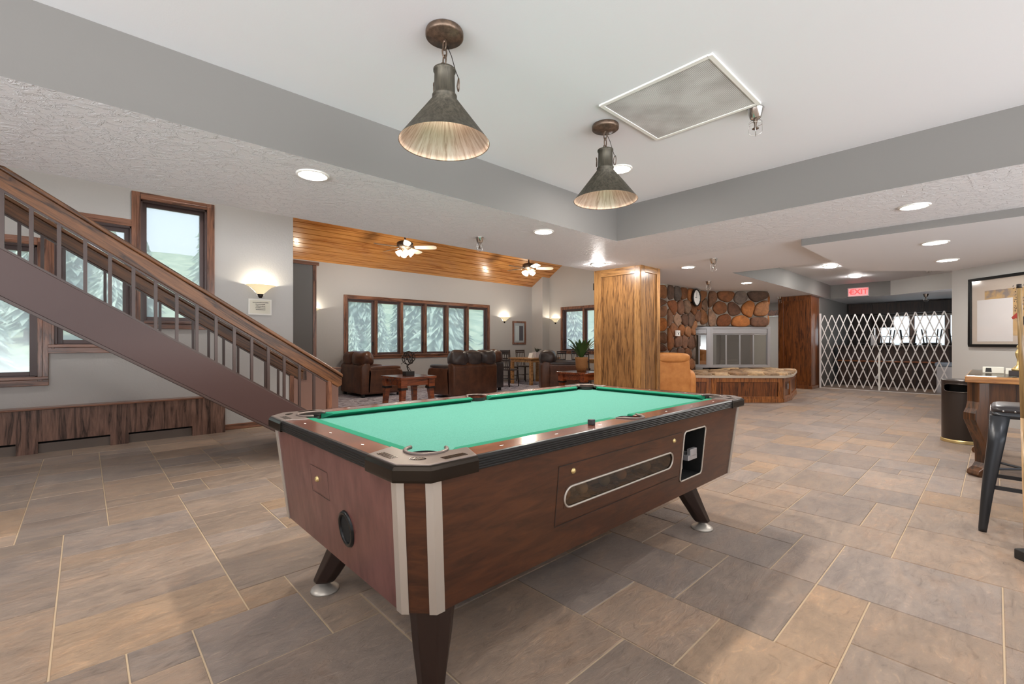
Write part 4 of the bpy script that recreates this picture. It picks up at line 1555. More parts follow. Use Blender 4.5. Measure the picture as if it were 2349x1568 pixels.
sconce('lit glass bowl sconce between the lounge windows and a small picture', 9.45, 10.4, 1.93, 0)
sconce('lit glass bowl sconce on the end wall left of its window', 11.0, 9.66, 1.92, R(-90), .45)
sconce('lit glass bowl sconce peeping out between oak column and stone wall', 11.0, 5.98, 1.90, R(-90))

# notice under the first sconce
s = thing('framed_notice', 'cream framed notice with lines of text under the stairwell sconce', 'notice', (1.82, 7.15, 1.69))
MB().box(-.155, .145, -.014, 0, -.115, .11).build('frame', M['white'], s, .003)
MB().box(-.135, .125, -.016, -.0145, -.095, .09).build('sheet', M['paper'], s)
b = MB()
rnd = random.Random(3)
for k, (w, zc) in enumerate([(.19, .06), (.115, .035), (.11, .01), (.12, -.015), (.11, -.04)]):
    x = -.005 - w / 2
    while x < w / 2:
        l_ = rnd.uniform(.005, .012)
        b.box(x, x + l_, -.0175, -.0165, zc - .005, zc + rnd.uniform(.002, .006))
        x += l_ + .003
b.build('printed_lines', M['ink'], s)

# ------------------------------------------------------------------ ceiling fans
def fan(label, x, y, z, spin, ztop):
    s = thing('ceiling_fan', label, 'ceiling fan', (x, y, z), 0, 'ceiling fans in the lounge')
    bb = MB(); bb.smooth = True
    bb.tube([(0, 0, .1), (0, 0, ztop - z)], .014, 8)
    bb.build('downrod', M['iron'], s)
    bb = MB(); bb.smooth = True
    bb.lathe([(0, .12), (.03, .12), (.05, .095), (.13, .085), (.165, .06), (.165, .0), (.12, -.045), (.06, -.06), (.05, -.10), (.035, -.12), (0, -.12)], 28)
    bb.build('motor', M['bronze'], s)
    for k in range(5):
        a = spin + 2 * PI * k / 5
        d = Vector((math.cos(a), math.sin(a), 0))
        t = Vector((-d.y, d.x, 0))
        tilt = Vector((0, 0, -.022))
        bb = MB()
        out = []
        for q, w in ((.20, .045), (.30, .058), (.5, .068), (.60, .066), (.645, .045), (.655, .015)):
            out.append((q, w))
        up_ = [d * q + t * w + tilt * (w / .06) for q, w in out]
        dn_ = [d * q - t * w - tilt * (w / .06) for q, w in out]
        poly = up_ + dn_[::-1]
        bb.loft([[p + Vector((0, 0, -.035)) for p in poly], [p + Vector((0, 0, -.027)) for p in poly]])
        bl = bb.build('blade', M['fanblade'], s)
        bb = MB(); bb.obox(d * .17 + Vector((0, 0, -.025)), d * .06, t * .015, (0, 0, .004))
        bb.build('blade_iron', M['iron'], bl)
    for k in range(4):
        a = spin + .4 + PI / 2 * k
        d = Vector((math.cos(a), math.sin(a), 0))
        axis = (d * .75 + Vector((0, 0, -.66))).normalized()
        q = axis.to_track_quat('Z', 'Y')
        bb = MB(); bb.smooth = True
        t = MB(); t.lathe([(.02, 0), (.035, .01), (.045, .05), (.06, .10), (.062, .115), (.057, .113), (.04, .05), (0, .015)], 16)
        c0 = d * .07 + Vector((0, 0, -.105))
        bb.add([q @ Vector(p) + c0 for p in t.v], t.f)
        bb.build('lamp_glass', M['fanglass'], s)
    ld = bpy.data.lights.new('fan_lamp_light', 'POINT')
    ld.energy = L_FAN
    ld.color = (1, .9, .75)
    ld.shadow_soft_size = .12
    lo_ = bpy.data.objects.new('fan_lamp_light', ld)
    scene.collection.objects.link(lo_)
    lo_.location = (x, y, z - .30)
fan('ceiling fan with lights under the pine ceiling, nearer one above the windows', 4.85, 8.4, 3.19, R(-43), 4.23)
fan('ceiling fan with lights under the pine ceiling, farther one near the corner', 8.55, 8.45, 3.18, R(-40), 4.2)

# ------------------------------------------------------------------ stone wall, fireplace and hearth
STONES = [srgb(122, 74, 44), srgb(128, 84, 54), srgb(146, 92, 52), srgb(112, 80, 62), srgb(150, 104, 70), srgb(104, 92, 84), srgb(134, 98, 74), srgb(158, 100, 54), srgb(92, 72, 60), srgb(140, 112, 92)]
def clip_poly(poly, a, b, c):
    """keep the part of the polygon where a*x + b*y <= c"""
    out = []
    for i in range(len(poly)):
        p, q = poly[i], poly[(i + 1) % len(poly)]
        dp, dq = a * p[0] + b * p[1] - c, a * q[0] + b * q[1] - c
        if dp <= 0:
            out.append(p)
        if (dp < 0 < dq) or (dq < 0 < dp):
            t = dp / (dp - dq)
            out.append((p[0] + (q[0] - p[0]) * t, p[1] + (q[1] - p[1]) * t))
    return out
def field_cells(outline, pts, gap):
    """rounded cells of an irregular stone field inside a convex outline"""
    cells = []
    for i, (px, py) in enumerate(pts):
        poly = list(outline)
        for j, (qx, qy) in enumerate(pts):
            if i == j or math.hypot(px - qx, py - qy) > 1.5:
                continue
            a, b_ = qx - px, qy - py
            L = math.hypot(a, b_)
            a, b_ = a / L, b_ / L
            c = a * (px + qx) / 2 + b_ * (py + qy) / 2 - gap
            poly = clip_poly(poly, a, b_, c)
            if len(poly) < 3:
                break
        if len(poly) < 3:
            continue
        ar = abs(sum(poly[k][0] * poly[(k + 1) % len(poly)][1] - poly[(k + 1) % len(poly)][0] * poly[k][1] for k in range(len(poly)))) / 2
        if ar < .004:
            continue
        # cut the corners twice
        for _ in range(2):
            q = []
            for k in range(len(poly)):
                u, v = poly[k], poly[(k + 1) % len(poly)]
                q += [(u[0] * .78 + v[0] * .22, u[1] * .78 + v[1] * .22), (u[0] * .22 + v[0] * .78, u[1] * .22 + v[1] * .78)]
            poly = q
        cells.append(poly)
    return cells
def add_cell(b, cols, poly, to3, nrm, depth, rnd, tones, seed=0):
    cx0 = sum(p[0] for p in poly) / len(poly)
    cy0 = sum(p[1] for p in poly) / len(poly)
    rings = []
    for sc, dd in ((1.0, 0), (.995, .5), (.95, .82), (.80, .97), (.4, 1.0)):
        ring_ = []
        for x, y in poly:
            x2, y2 = cx0 + (x - cx0) * sc, cy0 + (y - cy0) * sc
            h = depth * dd
            if dd > .6:
                h += .016 * noise.noise(Vector((x2 * 7, y2 * 7, seed)))
            ring_.append(to3(x2, y2) + nrm * h)
        rings.append(ring_)
    f0 = len(b.f)
    b.smooth = True
    b.loft(rings)
    c = rnd.choice(tones)
    kk = rnd.uniform(.65, 1.2)
    cols += [tuple(min(1, q * kk) for q in c[:3]) + (1,)] * (len(b.f) - f0)
def stone_face(b, cols, origin, du, dn, W, H, seed, skip=None, cell=.27, depth=.06, tones=STONES):
    """irregular field stones over a rectangle: du along, dn outwards"""
    rnd = random.Random(seed)
    o, du, dn = Vector(origin), Vector(du).normalized(), Vector(dn).normalized()
    up = Vector((0, 0, 1))
    pts = []
    nr, nc = max(1, round(H / (cell * .85))), max(1, round(W / cell))
    for r_ in range(nr):
        for c_ in range(nc):
            pts.append(((c_ + .5 + (.25 if r_ % 2 else -.25) * (nc > 1) + rnd.uniform(-.28, .28)) * W / nc, (r_ + .5 + rnd.uniform(-.28, .28)) * H / nr))
    for poly in field_cells([(0, 0), (W, 0), (W, H), (0, H)], pts, .009):
        if skip:
            poly = [(min(x, 1.22), y) if (y < 1.5 and skip(x + .0, y) and x < 1.6) else (x, y) for x, y in poly]
            cxm, czm = sum(p[0] for p in poly) / len(poly), sum(p[1] for p in poly) / len(poly)
            if skip(cxm, czm):
                continue
            poly = [(x, max(y, 1.57)) if x > 1.24 else (x, y) for x, y in poly]
        add_cell(b, cols, poly, lambda x, y: o + du * x + up * y, dn, depth * rnd.uniform(.6, 1.1), rnd, tones, seed)
def color_faces(o, cols):
    ca = o.data.color_attributes.new('tone', 'FLOAT_COLOR', 'CORNER')
    for p, c in zip(o.data.polygons, cols):
        for li in p.loop_indices:
            ca.data[li].color = c
def mortar(b, cols, fn):
    f0 = len(b.f)
    b.smooth = False
    b.mi = 1
    fn(b)
    b.mi = 0
    cols += [(1, 1, 1, 1)] * (len(b.f) - f0)

FC = (10.72, 4.66)                          # outer corner of the chimney
FE = (11.78, 3.70)                          # its right end
fd = Vector((FE[0] - FC[0], FE[1] - FC[1], 0)).normalized()
fnrm = Vector((fd.y, -fd.x, 0))
if fnrm.dot(Vector((-1, -1, 0))) < 0:
    fnrm = -fnrm
Lf = (Vector((*FE, 0)) - Vector((*FC, 0))).length
s = thing('stone_chimney', 'tall field stone chimney wall around the glass fireplace', 'chimney', (0, 0, 0))
b, cols = MB(), []
hz0 = 1.56
# left wall: full height to x=10.1, only above the fire from there on
mortar(b, cols, lambda b: (b.box(8.86, 10.12, 4.70, 4.98, 0, 2.4), b.box(10.12, 10.72, 4.70, 4.98, hz0 + .02, 2.4)))
stone_face(b, cols, (8.86, 4.70, 0), (1, 0, 0), (0, -1, 0), 1.86, 2.395, 3, skip=lambda x, z: x > 1.22 and z < hz0, cell=.30)
stone_face(b, cols, (8.86, 4.98, 0), (0, -1, 0), (-1, 0, 0), .28, 2.4, 31, cell=.28, depth=.05)
o = b.build('left_stonework', [M['stone'], M['stonegrout']], s, weld=False)
color_faces(o, cols)
b, cols = MB(), []
C3, E3 = Vector((*FC, 0)), Vector((*FE, 0))
inn = -fnrm * .6
def fb(b):
    p = [C3 + fnrm * -.005, E3 + fnrm * -.005, E3 + inn, C3 + inn + Vector((-.2, .2, 0))]
    b.prism([(q.x, q.y) for q in p], hz0 + .02, 2.4)
mortar(b, cols, fb)
stone_face(b, cols, (C3.x, C3.y, hz0), fd, fnrm, Lf, 2.4 - hz0, 8, cell=.34, depth=.075)
stone_face(b, cols, (E3.x, E3.y, hz0), -fnrm, fd, .5, 2.4 - hz0, 12, cell=.34, depth=.075)
o = b.build('breast_stonework', [M['stone'], M['stonegrout']], s, weld=False)
color_faces(o, cols)
b, cols = MB(), []
mortar(b, cols, lambda b: b.prism([(E3.x - .1, E3.y + .35), (E3.x + .15, E3.y + .6), (E3.x - .35, E3.y + 1.4), (E3.x - .7, E3.y + 1.1)], 0, hz0))
o = b.build('rear_pier', [M['stone'], M['darkwood']], s, weld=False)
color_faces(o, cols)

# clock and small sign on the stonework
s2 = thing('wall_clock', 'round white clock in a black rim high on the stone wall', 'clock', (9.98, 4.612, 2.19), 0)
t = MB(); t.lathe([(0, .0), (.19, 0), (.20, .03), (.175, .045), (.17, .02)], 36)
b = MB(); b.smooth = True; b.add([(p[0], -p[2], p[1]) for p in t.v], t.f)
b.build('rim', M['black'], s2)
b = MB(); b.add([(.172 * math.cos(2 * PI * i / 32), -.022, .172 * math.sin(2 * PI * i / 32)) for i in range(32)], [tuple(range(32))])
b.build('dial', M['white'], s2)
b = MB().box(-.004, .004, -.027, -.024, -.01, .12).box(-.08, .01, -.027, -.024, -.004, .004)
b.build('hands', M['ink'], s2)
b = MB()
for k in range(12):
    a = PI * k / 6
    b.obox((.15 * math.sin(a), -.025, .15 * math.cos(a)), (.012 * math.sin(a), 0, .012 * math.cos(a)), (.003 * math.cos(a), 0, -.003 * math.sin(a)), (0, .001, 0))
b.build('hour_marks', M['ink'], s2)
s2 = thing('wall_notice', 'small white notice card fixed to the stone wall', 'notice', (9.17, 4.622, 1.385))
MB().box(-.085, .085, -.012, .02, -.06, .06).build('card', M['white'], s2, .002)
b = MB().box(-.02, .02, -.0135, -.0125, -.03, .0).box(-.06, .06, -.0135, -.0125, .02, .028)
b.build('printing', M['ink'], s2)

# glass fireplace box
s = thing('glass_fireplace', 'two sided steel fireplace with glass doors set in the stone chimney', 'fireplace', (0, 0, 0))
z0f, z1f = .60, 1.56
Lp = (10.72 + .03, 4.62)                 # corner post
left_end = (11.30 - .62, 5.33)
A = Vector((10.70, 4.60, 0))
Bp = Vector((10.42, 5.36, 0))            # left end, recedes behind the stone wall
Dp = Vector((11.84, 3.66, 0))            # right end
def face_panel(p, q, npan, nm):
    d = (q - p).normalized()
    L = (q - p).length
    n = Vector((d.y, -d.x, 0))
    if n.dot(Vector((-1, -1, 0))) < 0:
        n = -n
    def pb(b, a0, a1, c0, c1, o0, o1):
        P_ = [p + d * a0 + n * o0, p + d * a1 + n * o0, p + d * a1 + n * o1, p + d * a0 + n * o1]
        b.prism([(v.x, v.y) for v in P_], c0, c1)
    b = MB()
    pb(b, 0, .07, z0f, z1f, -.05, .0); pb(b, L - .07, L, z0f, z1f, -.05, 0)
    pb(b, .07, L - .07, z1f - .05, z1f, -.05, 0); pb(b, .07, L - .07, z0f, z0f + .05, -.05, 0)
    b.build('surround', M['steel'], s, .004)
    b = MB()
    pb(b, .07, L - .07, z1f - .17, z1f - .05, -.045, -.012)
    b.build('hood', M['steel'], s, .012)
    w = (L - .14) / npan
    for k in range(npan):
        a0 = .07 + k * w
        a1 = a0 + w
        zt, zb_ = z1f - .18, z0f + .055
        f = .014
        b = MB()
        pb(b, a0, a0 + f, zb_, zt, -.04, -.02); pb(b, a1 - f, a1, zb_, zt, -.04, -.02)
        pb(b, a0 + f, a1 - f, zt - f, zt, -.04, -.02); pb(b, a0 + f, a1 - f, zb_, zb_ + f, -.04, -.02)
        dr = b.build('glass_door', M['steel'], s, .002)
        b = MB(); pb(b, a0 + f, a1 - f, zb_ + f, zt - f, -.032, -.028)
        b.build('pane', M['fireglass'], dr)
face_panel(A, Dp, 4, 'right')
face_panel(A, Bp, 4, 'left')
b = MB(); b.prism([(A.x + .25, A.y + .12), (Dp.x - .1, Dp.y + .35), (Dp.x - .2, Dp.y + 1.0), (Bp.x + .9, Bp.y + .2), (Bp.x + .3, Bp.y - .05)], z0f, z0f + .02)
b.build('firebox_floor', M['blackm'], s)
b = MB()
b.obox((11.25, 4.75, 1.05), (.45, -.36, 0), (.01, .01, 0), (0, 0, .45))
b.build('firebox_back', mat('firebrick', srgb(150, 132, 108), .9), s)
for k in range(3):
    b = MB(); b.smooth = True
    b.tube([(10.95 + k * .06, 4.55 - k * .03, .66 + .06 * (k == 2)), (11.45 + k * .03, 4.2 + k * .05, .68 + .07 * (k == 2))], .045, 10)
    b.build('fire_log', M['trunk'], s)

# hearth: oak base with a stone slab
base = [(9.42, 3.45), (10.15, 2.86), (10.62, 2.86), (12.2, 3.0), (12.2, 3.7), (11.9, 3.72), (10.7, 4.62), (9.0, 4.62), (8.86, 4.2)]
Hf = [from_view(9.16, 3.56), from_view(9.02, 3.95), from_view(9.02, 5.36), from_view(9.42, 5.76), from_view(10.6, 6.6), from_view(11.25, 6.25), from_view(10.62, 4.66), (9.35, 4.62)]
def offset_poly(poly, d):
    c = Vector((sum(p[0] for p in poly) / len(poly), sum(p[1] for p in poly) / len(poly)))
    return [tuple(Vector(p) + (Vector(p) - c).normalized() * d) for p in poly]
s = thing('raised_hearth', 'raised hearth with oak panelled base and rough stone top', 'hearth', (0, 0, 0))
MB().prism(Hf, 0, .485).build('oak_base', M['redoakZ'], s)
b = MB()
def slab_face(i, j, inset=True):
    p, q = Vector((*Hf[i], 0)), Vector((*Hf[j], 0))
    d = (q - p).normalized()
    n = Vector((d.y, -d.x, 0))
    c = Vector((10.3, 4.0, 0))
    if n.dot(c - p) > 0:
        n = -n
    return p, q, d, n, (q - p).length
for i, j in ((0, 1), (1, 2), (2, 3), (3, 4)):
    p, q, d, n, L = slab_face(i, j)
    st = min(.09, L * .22)
    def pb(b, a0, a1, c0, c1, th=.018):
        P_ = [p + d * a0, p + d * a1, p + d * a1 + n * th, p + d * a0 + n * th]
        b.prism([(v.x, v.y) for v in P_], c0, c1)
    pb(b, 0, st, .0, .485); pb(b, L - st, L, .0, .485)
    pb(b, st, L - st, .40, .485); pb(b, st, L - st, 0, .12)
    pb(b, 0, L, 0, .07, .03)
b.build('base_moulding', M['hframe'], s, .004)
slab = offset_poly(Hf, .06)
MB().prism(slab, .485, .535).build('mortar_bed', mat('pale_mortar', srgb(206, 194, 178), .9), s)
# slab stones as a pattern along the visible rim and over the top
b, cols = MB(), []
rnd = random.Random(21)
SL = [srgb(188, 162, 132), srgb(170, 142, 112), srgb(198, 168, 132), srgb(160, 130, 100), srgb(190, 160, 122)]
cs = Vector((sum(p[0] for p in slab) / len(slab), sum(p[1] for p in slab) / len(slab)))
pts = []
for i, j in ((7, 0), (0, 1), (1, 2), (2, 3), (3, 4), (4, 5)):
    p, q = Vector(slab[i]), Vector(slab[j])
    L = (q - p).length
    n = max(1, round(L / .34))
    for k in range(n):
        c = p + (q - p) * ((k + .5) / n)
        c += (cs - c).normalized() * .13
        pts.append((c.x, c.y))
for gx in range(12):
    for gy in range(9):
        x, y = 8.9 + gx * .33 + rnd.uniform(-.09, .09), 2.7 + gy * .31 + rnd.uniform(-.09, .09)
        if all(math.hypot(x - a, y - c) > .24 for a, c in pts) and y < 4.6:
            pts.append((x, y))
hull = slab if sum(slab[k][0] * slab[(k + 1) % 8][1] - slab[(k + 1) % 8][0] * slab[k][1] for k in range(8)) > 0 else slab[::-1]
for poly in field_cells(hull, pts, .016):
    add_cell(b, cols, poly, lambda x, y: Vector((x, y, .497)), Vector((0, 0, 1)), rnd.uniform(.075, .10), rnd, SL, 5)
o = b.build('slab_stones', M['stone'], s, weld=False)
color_faces(o, cols)
p, q, d, n, L = slab_face(2, 3)
c = p + d * L * .55 + n * .022
b = MB(); b.obox((c.x, c.y, .30), d * .035, n * .004, (0, 0, .055))
b.build('outlet', M['steel'], s, .002)

# ------------------------------------------------------------------ panelled cabinet left of the gate, bar beyond
s = sgroup('wall_panel_oak', label='tall dark red oak panel beside the gate', cat='panel')
MB().box(13.5, 14.3, 3.24, 3.95, 0, 2.395).build('panel_core', M['redoakZ'], s)
b = MB()
b.box(13.48, 13.5, 3.22, 3.34, 0, 2.395).box(13.48, 13.5, 3.86, 3.98, 0, 2.395).box(13.48, 13.5, 3.34, 3.86, 2.28, 2.395).box(13.48, 13.5, 3.34, 3.86, 0, .18)
b.box(13.46, 14.3, 3.2, 3.99, 0, .08)
b.build('panel_frame', M['redoakZ'], s, .004)
b = MB().box(14.3, 18.2, 3.22, 3.36, 0, 2.4)
struct(b.build('wall_bar_left', M['soffit']))
b = MB()
holes_wall(b, -.6, 3.3, 0, 2.4, 18.0, 18.15, [(.3, 2.62, 1.12, 1.98)], 'y')
struct(b.build('wall_bar_back', M['darkwood'], weld=False))
b = MB().box(14.2, 18.1, -.62, -.5, 0, 2.4)
struct(b.build('wall_bar_right', M['darkwood']))
s = sgroup('window_6', label='bar window row behind the scissor gate', cat='window')
for y in (.95, 1.72, 2.52):
    MB().box(17.96, 18.06, y - .06, y + .06, 1.12, 1.98).build('mullion', M['trimZ'], s)
for y0, y1 in ((.3, .89), (1.01, 1.66), (1.78, 2.46)):
    MB().box(18.05, 18.055, y0, y1, 1.12, 1.98).build('pane', M['pane'], s)
MB().box(17.93, 18.0, .25, 2.66, 1.98, 2.03).box(17.93, 18.0, .25, 2.66, 1.08, 1.12).build('window_frame', M['white'], s)
s = thing('bar_upper_cabinets', 'dark wall cabinets above the bar windows', 'cabinet', (17.6, 0, 2.06))
MB().box(0, .38, -.4, 3.2, 0, .33).build('carcass', M['darkwood'], s)
for k in range(6):
    MB().box(-.02, 0, -.38 + k * .6, .2 + k * .6, .01, .32).build('cabinet_door', M['darkwood'], s, .004)
s = thing('bar_counter', 'long dark bar counter behind the scissor gate', 'bar counter', (15.7, 0, 0))
MB().box(0, .5, .1, 3.1, 0, 1.06).build('front', M['darkwood'], s)
MB().box(-.12, .6, .05, 3.15, 1.06, 1.11).build('counter_top', M['darkwood'], s, .008)
MB().box(-.05, 0, .1, 3.1, .66, .70).build('ledge', M['redoakX'], s, .006)
for k in range(5):
    MB().box(-.02, 0, .2 + k * .58, .68 + k * .58, .1, .6).build('front_panel', M['darkwood'], s, .006)
# chairs turned upside down on the bar
def flipped_stool(label, x, y):
    s = thing('upturned_stool', label, 'stool', (x, y, 1.11), random.uniform(-.2, .2), 'stools upturned on the bar counter')
    b = MB(); b.smooth = True; b.pillow((0, 0, .04), .17, .17, .035)
    b.build('seat', M['blackm'], s)
    for a, c in ((-1, -1), (1, -1), (1, 1), (-1, 1)):
        b = MB(); b.tube([(a * .12, c * .12, .06), (a * .16, c * .16, .42)], .014, 6)
        b.build('leg', M['blackm'], s)
    b = MB(); b.smooth = True
    b.tube([(.145 * math.cos(2 * PI * i / 16), .145 * math.sin(2 * PI * i / 16), .24) for i in range(16)], .008, 5, True)
    b.build('foot_ring', M['blackm'], s)
flipped_stool('stool upturned on the dark bar counter, leftmost of the five', 15.95, 2.55)
flipped_stool('stool upturned on the dark bar counter, second from the left', 15.95, 2.07)
flipped_stool('stool upturned on the dark bar counter, middle of the five', 15.95, 1.60)
flipped_stool('stool upturned on the dark bar counter, second from the right', 15.95, 1.14)
flipped_stool('stool upturned on the dark bar counter, rightmost of the five', 15.95, .66)
s = thing('television', 'black television hanging in the bar in front of the window', 'television', (17.7, 2.42, 1.84))
MB().box(-.04, .04, -.32, .32, -.2, .2).build('screen', M['black_glass'], s, .006)
MB().box(-.02, .02, -.03, .03, .2, .22).build('bracket', M['blackm'], s)
s = thing('drinks_machine', 'grey box shaped machine on the bar below the television', 'machine', (15.85, 2.31, 1.11))
MB().box(-.06, .06, -.06, .06, 0, .28).build('casing', M['steel'], s, .006)
s = thing('bar_sink', 'small steel sink cabinet at the right end of the bar', 'sink', (14.9, .75, 0))
MB().box(-.2, .2, -.22, .22, 0, .62).build('cabinet', M['steel'], s, .01)
MB().box(-.22, .22, -.25, .25, .62, .72).build('basin', mat('blue_grey_basin', srgb(130, 140, 152), .4), s, .03)

def scissor_gate():
    s = thing('scissor_gate', 'silver folding scissor gate closing off the bar', 'gate', (14.12, 0, 0))
    va, vb = .72, 3.16
    n = 15
    sp = (vb - va) / n
    z0, z1 = .05, 1.90
    half = (z1 - z0) / 8
    def strip(k, dr, x):
        # from the top peak k, four diamonds down, reflected at the ends
        v, z = va + (k + .5) * sp, z1
        pts = [(v, z)]
        b = MB()
        vv, zz_, d = v, z, dr
        segs = []
        while zz_ > z0 + 1e-6:
            nv = vv + d * sp / 2
            if nv < va - .001 or nv > vb + .001:
                break
            segs.append(((vv, zz_), (nv, zz_ - half)))
            vv, zz_ = nv, zz_ - half
        if not segs:
            return
        p, q = segs[0][0], segs[-1][1]
        c = Vector((x, (p[0] + q[0]) / 2, (p[1] + q[1]) / 2))
        u = Vector((0, (q[0] - p[0]) / 2, (q[1] - p[1]) / 2))
        w = Vector((0, -u.z, u.y)).normalized() * .0105
        b.obox(c, u, w, (.0035, 0, 0))
        b.build('lattice_bar', M['gate'], s)
    def strip_from(v, z, d, x):
        vv, zz_ = v, z
        p = (vv, zz_)
        while zz_ > z0 + 1e-6:
            nv = vv + d * sp / 2
            if nv < va - .001 or nv > vb + .001:
                break
            vv, zz_ = nv, zz_ - half
        q = (vv, zz_)
        if abs(p[1] - q[1]) < .01:
            return
        c = Vector((x, (p[0] + q[0]) / 2, (p[1] + q[1]) / 2))
        u = Vector((0, (q[0] - p[0]) / 2, (q[1] - p[1]) / 2))
        w = Vector((0, -u.z, u.y)).normalized() * .0105
        MB().obox(c, u, w, (.0035, 0, 0)).build('lattice_bar', M['gate'], s)
    for k in range(n):
        strip(k, 1, -.004)
        strip(k, -1, .004)
    for m_ in range(4):
        strip_from(va, z1 - half * (2 * m_ + 1), 1, -.004)
        strip_from(vb, z1 - half * (2 * m_ + 1), -1, .004)
    MB().box(-.02, .02, 1.93, 1.97, .02, .92).build('lock_post', M['white'], s, .004)
    MB().box(-.03, .03, 1.975, 2.03, .30, .36).build('padlock', M['steel'], s, .004)
    MB().box(-.02, .02, vb - .01, vb + .03, 0, 1.95).build('side_channel', M['gate'], s, .003)
    MB().box(-.012, .012, va, vb, .0, .012).build('floor_track', M['gate'], s)
scissor_gate()

# ------------------------------------------------------------------ seating
def seat(name, label, x, y, rz, L, D, m, mc, arm_h=.62, back_h=.78, nc=1, pil=.95, group=None):
    """back at local x=0, facing +x; length L along y (0..L), depth D"""
    s = thing(name, label, 'sofa' if L > 1.1 else 'armchair', (x, y, .008), rz, group)
    aw = .2
    MB().box(.06, D - .03, .04, L - .04, .06, .34).build('base', m, s, .03, seg=3)
    b = MB(); b.smooth = True
    b.loft([[(0.0, 0, .07), (.22, 0, .07), (.26, 0, back_h * .7), (.20, 0, back_h), (.08, 0, back_h), (.0, 0, back_h * .9)], [(0.0, L, .07), (.22, L, .07), (.26, L, back_h * .7), (.20, L, back_h), (.08, L, back_h), (.0, L, back_h * .9)]])
    b.smooth = False
    b.build('backrest', m, s, .035, seg=3)
    for y0 in (0, L - aw):
        b = MB()
        b.prism_y([(.12, .06), (D, .06), (D + .02, arm_h * .8), (D - .02, arm_h - .04), (D - .14, arm_h), (.14, arm_h)], y0, y0 + aw)
        a = b.build('arm', m, s, .045, seg=4)
        b = MB(); b.smooth = True
        b.pillow((D * .55, y0 + aw / 2, arm_h), D * .42, aw * .52, .05, .55)
        b.build('arm_pad', mc, a)
    w = (L - 2 * aw) / nc
    for k in range(nc):
        c = aw + w * (k + .5)
        b = MB(); b.smooth = True
        b.pillow((D * .58, c, .40), D * .36, w * .49, .10, .5)
        b.build('seat_cushion', mc, s)
    n2 = max(2, round(L / .45))
    for k in range(n2):
        w2 = (L - .06) / n2
        c = .03 + w2 * (k + .5)
        b = MB(); b.smooth = True
        b.pillow((.16 + .03 * (k % 2), c, (back_h + pil) / 2 - .03), .18, w2 * .60, (pil - back_h) / 2 + .06, .75, wob=.22, seed=k * 3 + x)
        b.build('back_cushion', mc, s)
    for px in (.08, D - .08):
        for py in (.08, L - .08):
            MB().box(px - .03, px + .03, py - .03, py + .03, 0, .08).build('foot', M['blackm'], s)
    return s
seat('leather_armchair', 'brown leather armchair beside the handrail, left of the end table', 4.27, 9.2, 0, 1.08, 1.0, M['leatherB'], M['leatherB'], .62, .74, 1, .96, 'leather seats in the lounge')
seat('leather_loveseat', 'brown leather loveseat seen from behind, right of the end table', 6.72, 7.62, R(90), 1.2, .98, M['leatherB'], M['leatherK'], .66, .76, 2, .99, 'leather seats in the lounge')
seat('leather_armchair', 'dark leather armchair partly hidden behind the loveseat back', 7.58, 8.35, R(90), .78, .95, M['leatherK'], M['leatherB'], .66, .76, 1, .98, 'leather seats in the lounge')
_rq = from_view(10.3, .66)
seat('leather_recliner', 'olive brown leather recliner seen side on, left of the oak column', _rq[0], _rq[1], AZ - R(90), .96, 1.05, M['leatherB'], M['leatherK'], .70, .76, 1, .98, 'leather seats in the lounge')
def tan_chair():
    s = thing('tan_armchair', 'tan leather recliner seen from behind between oak column and hearth', 'armchair', (7.98, 4.13, 0), R(52), None)
    mt = M['leatherT']
    b = MB(); b.loft([[(0, -.34, .1), (.3, -.34, .1), (.3, .34, .1), (0, .34, .1)], [(-.04, -.36, .5), (.26, -.36, .5), (.26, .36, .5), (-.04, .36, .5)], [(-.07, -.31, .88), (.14, -.31, .88), (.14, .31, .88), (-.07, .31, .88)]])
    b.build('backrest', mt, s, .04, seg=3)
    b = MB(); b.smooth = True
    b.pillow((.05, 0, .90), .15, .33, .10, .6, wob=.06)
    b.build('head_cushion', mt, s)
    for y in (-.42, .42):
        b = MB(); b.smooth = True
        b.pillow((.48, y, .38), .42, .12, .30, .5)
        b.build('arm', mt, s)
    b = MB(); b.smooth = True
    b.pillow((.50, 0, .38), .36, .30, .12, .5)
    b.build('seat_cushion', mt, s)
    MB().box(.05, .8, -.38, .38, .04, .3).build('base', mt, s, .03)
    MB().box(.1, .75, -.3, .3, 0, .04).build('plinth', M['blackm'], s)
tan_chair()

# rug
b = MB().box(3.0, 10.6, 6.55, 10.3, 0, .008)
M['rug'] = mat('rug_pattern', srgb(150, 144, 154), .95, spec=.1)
_n = tex_noise(M['rug'], coords(M['rug']), 7, 5, .7, 1.2)
setcol(M['rug'], ramp(M['rug'], _n, [(.38, srgb(120, 112, 124)), (.5, srgb(176, 172, 182)), (.66, srgb(206, 204, 212))]))
tag(b.build('area_rug', M['rug']), 'pale lilac grey patterned carpet under the lounge furniture', 'carpet')

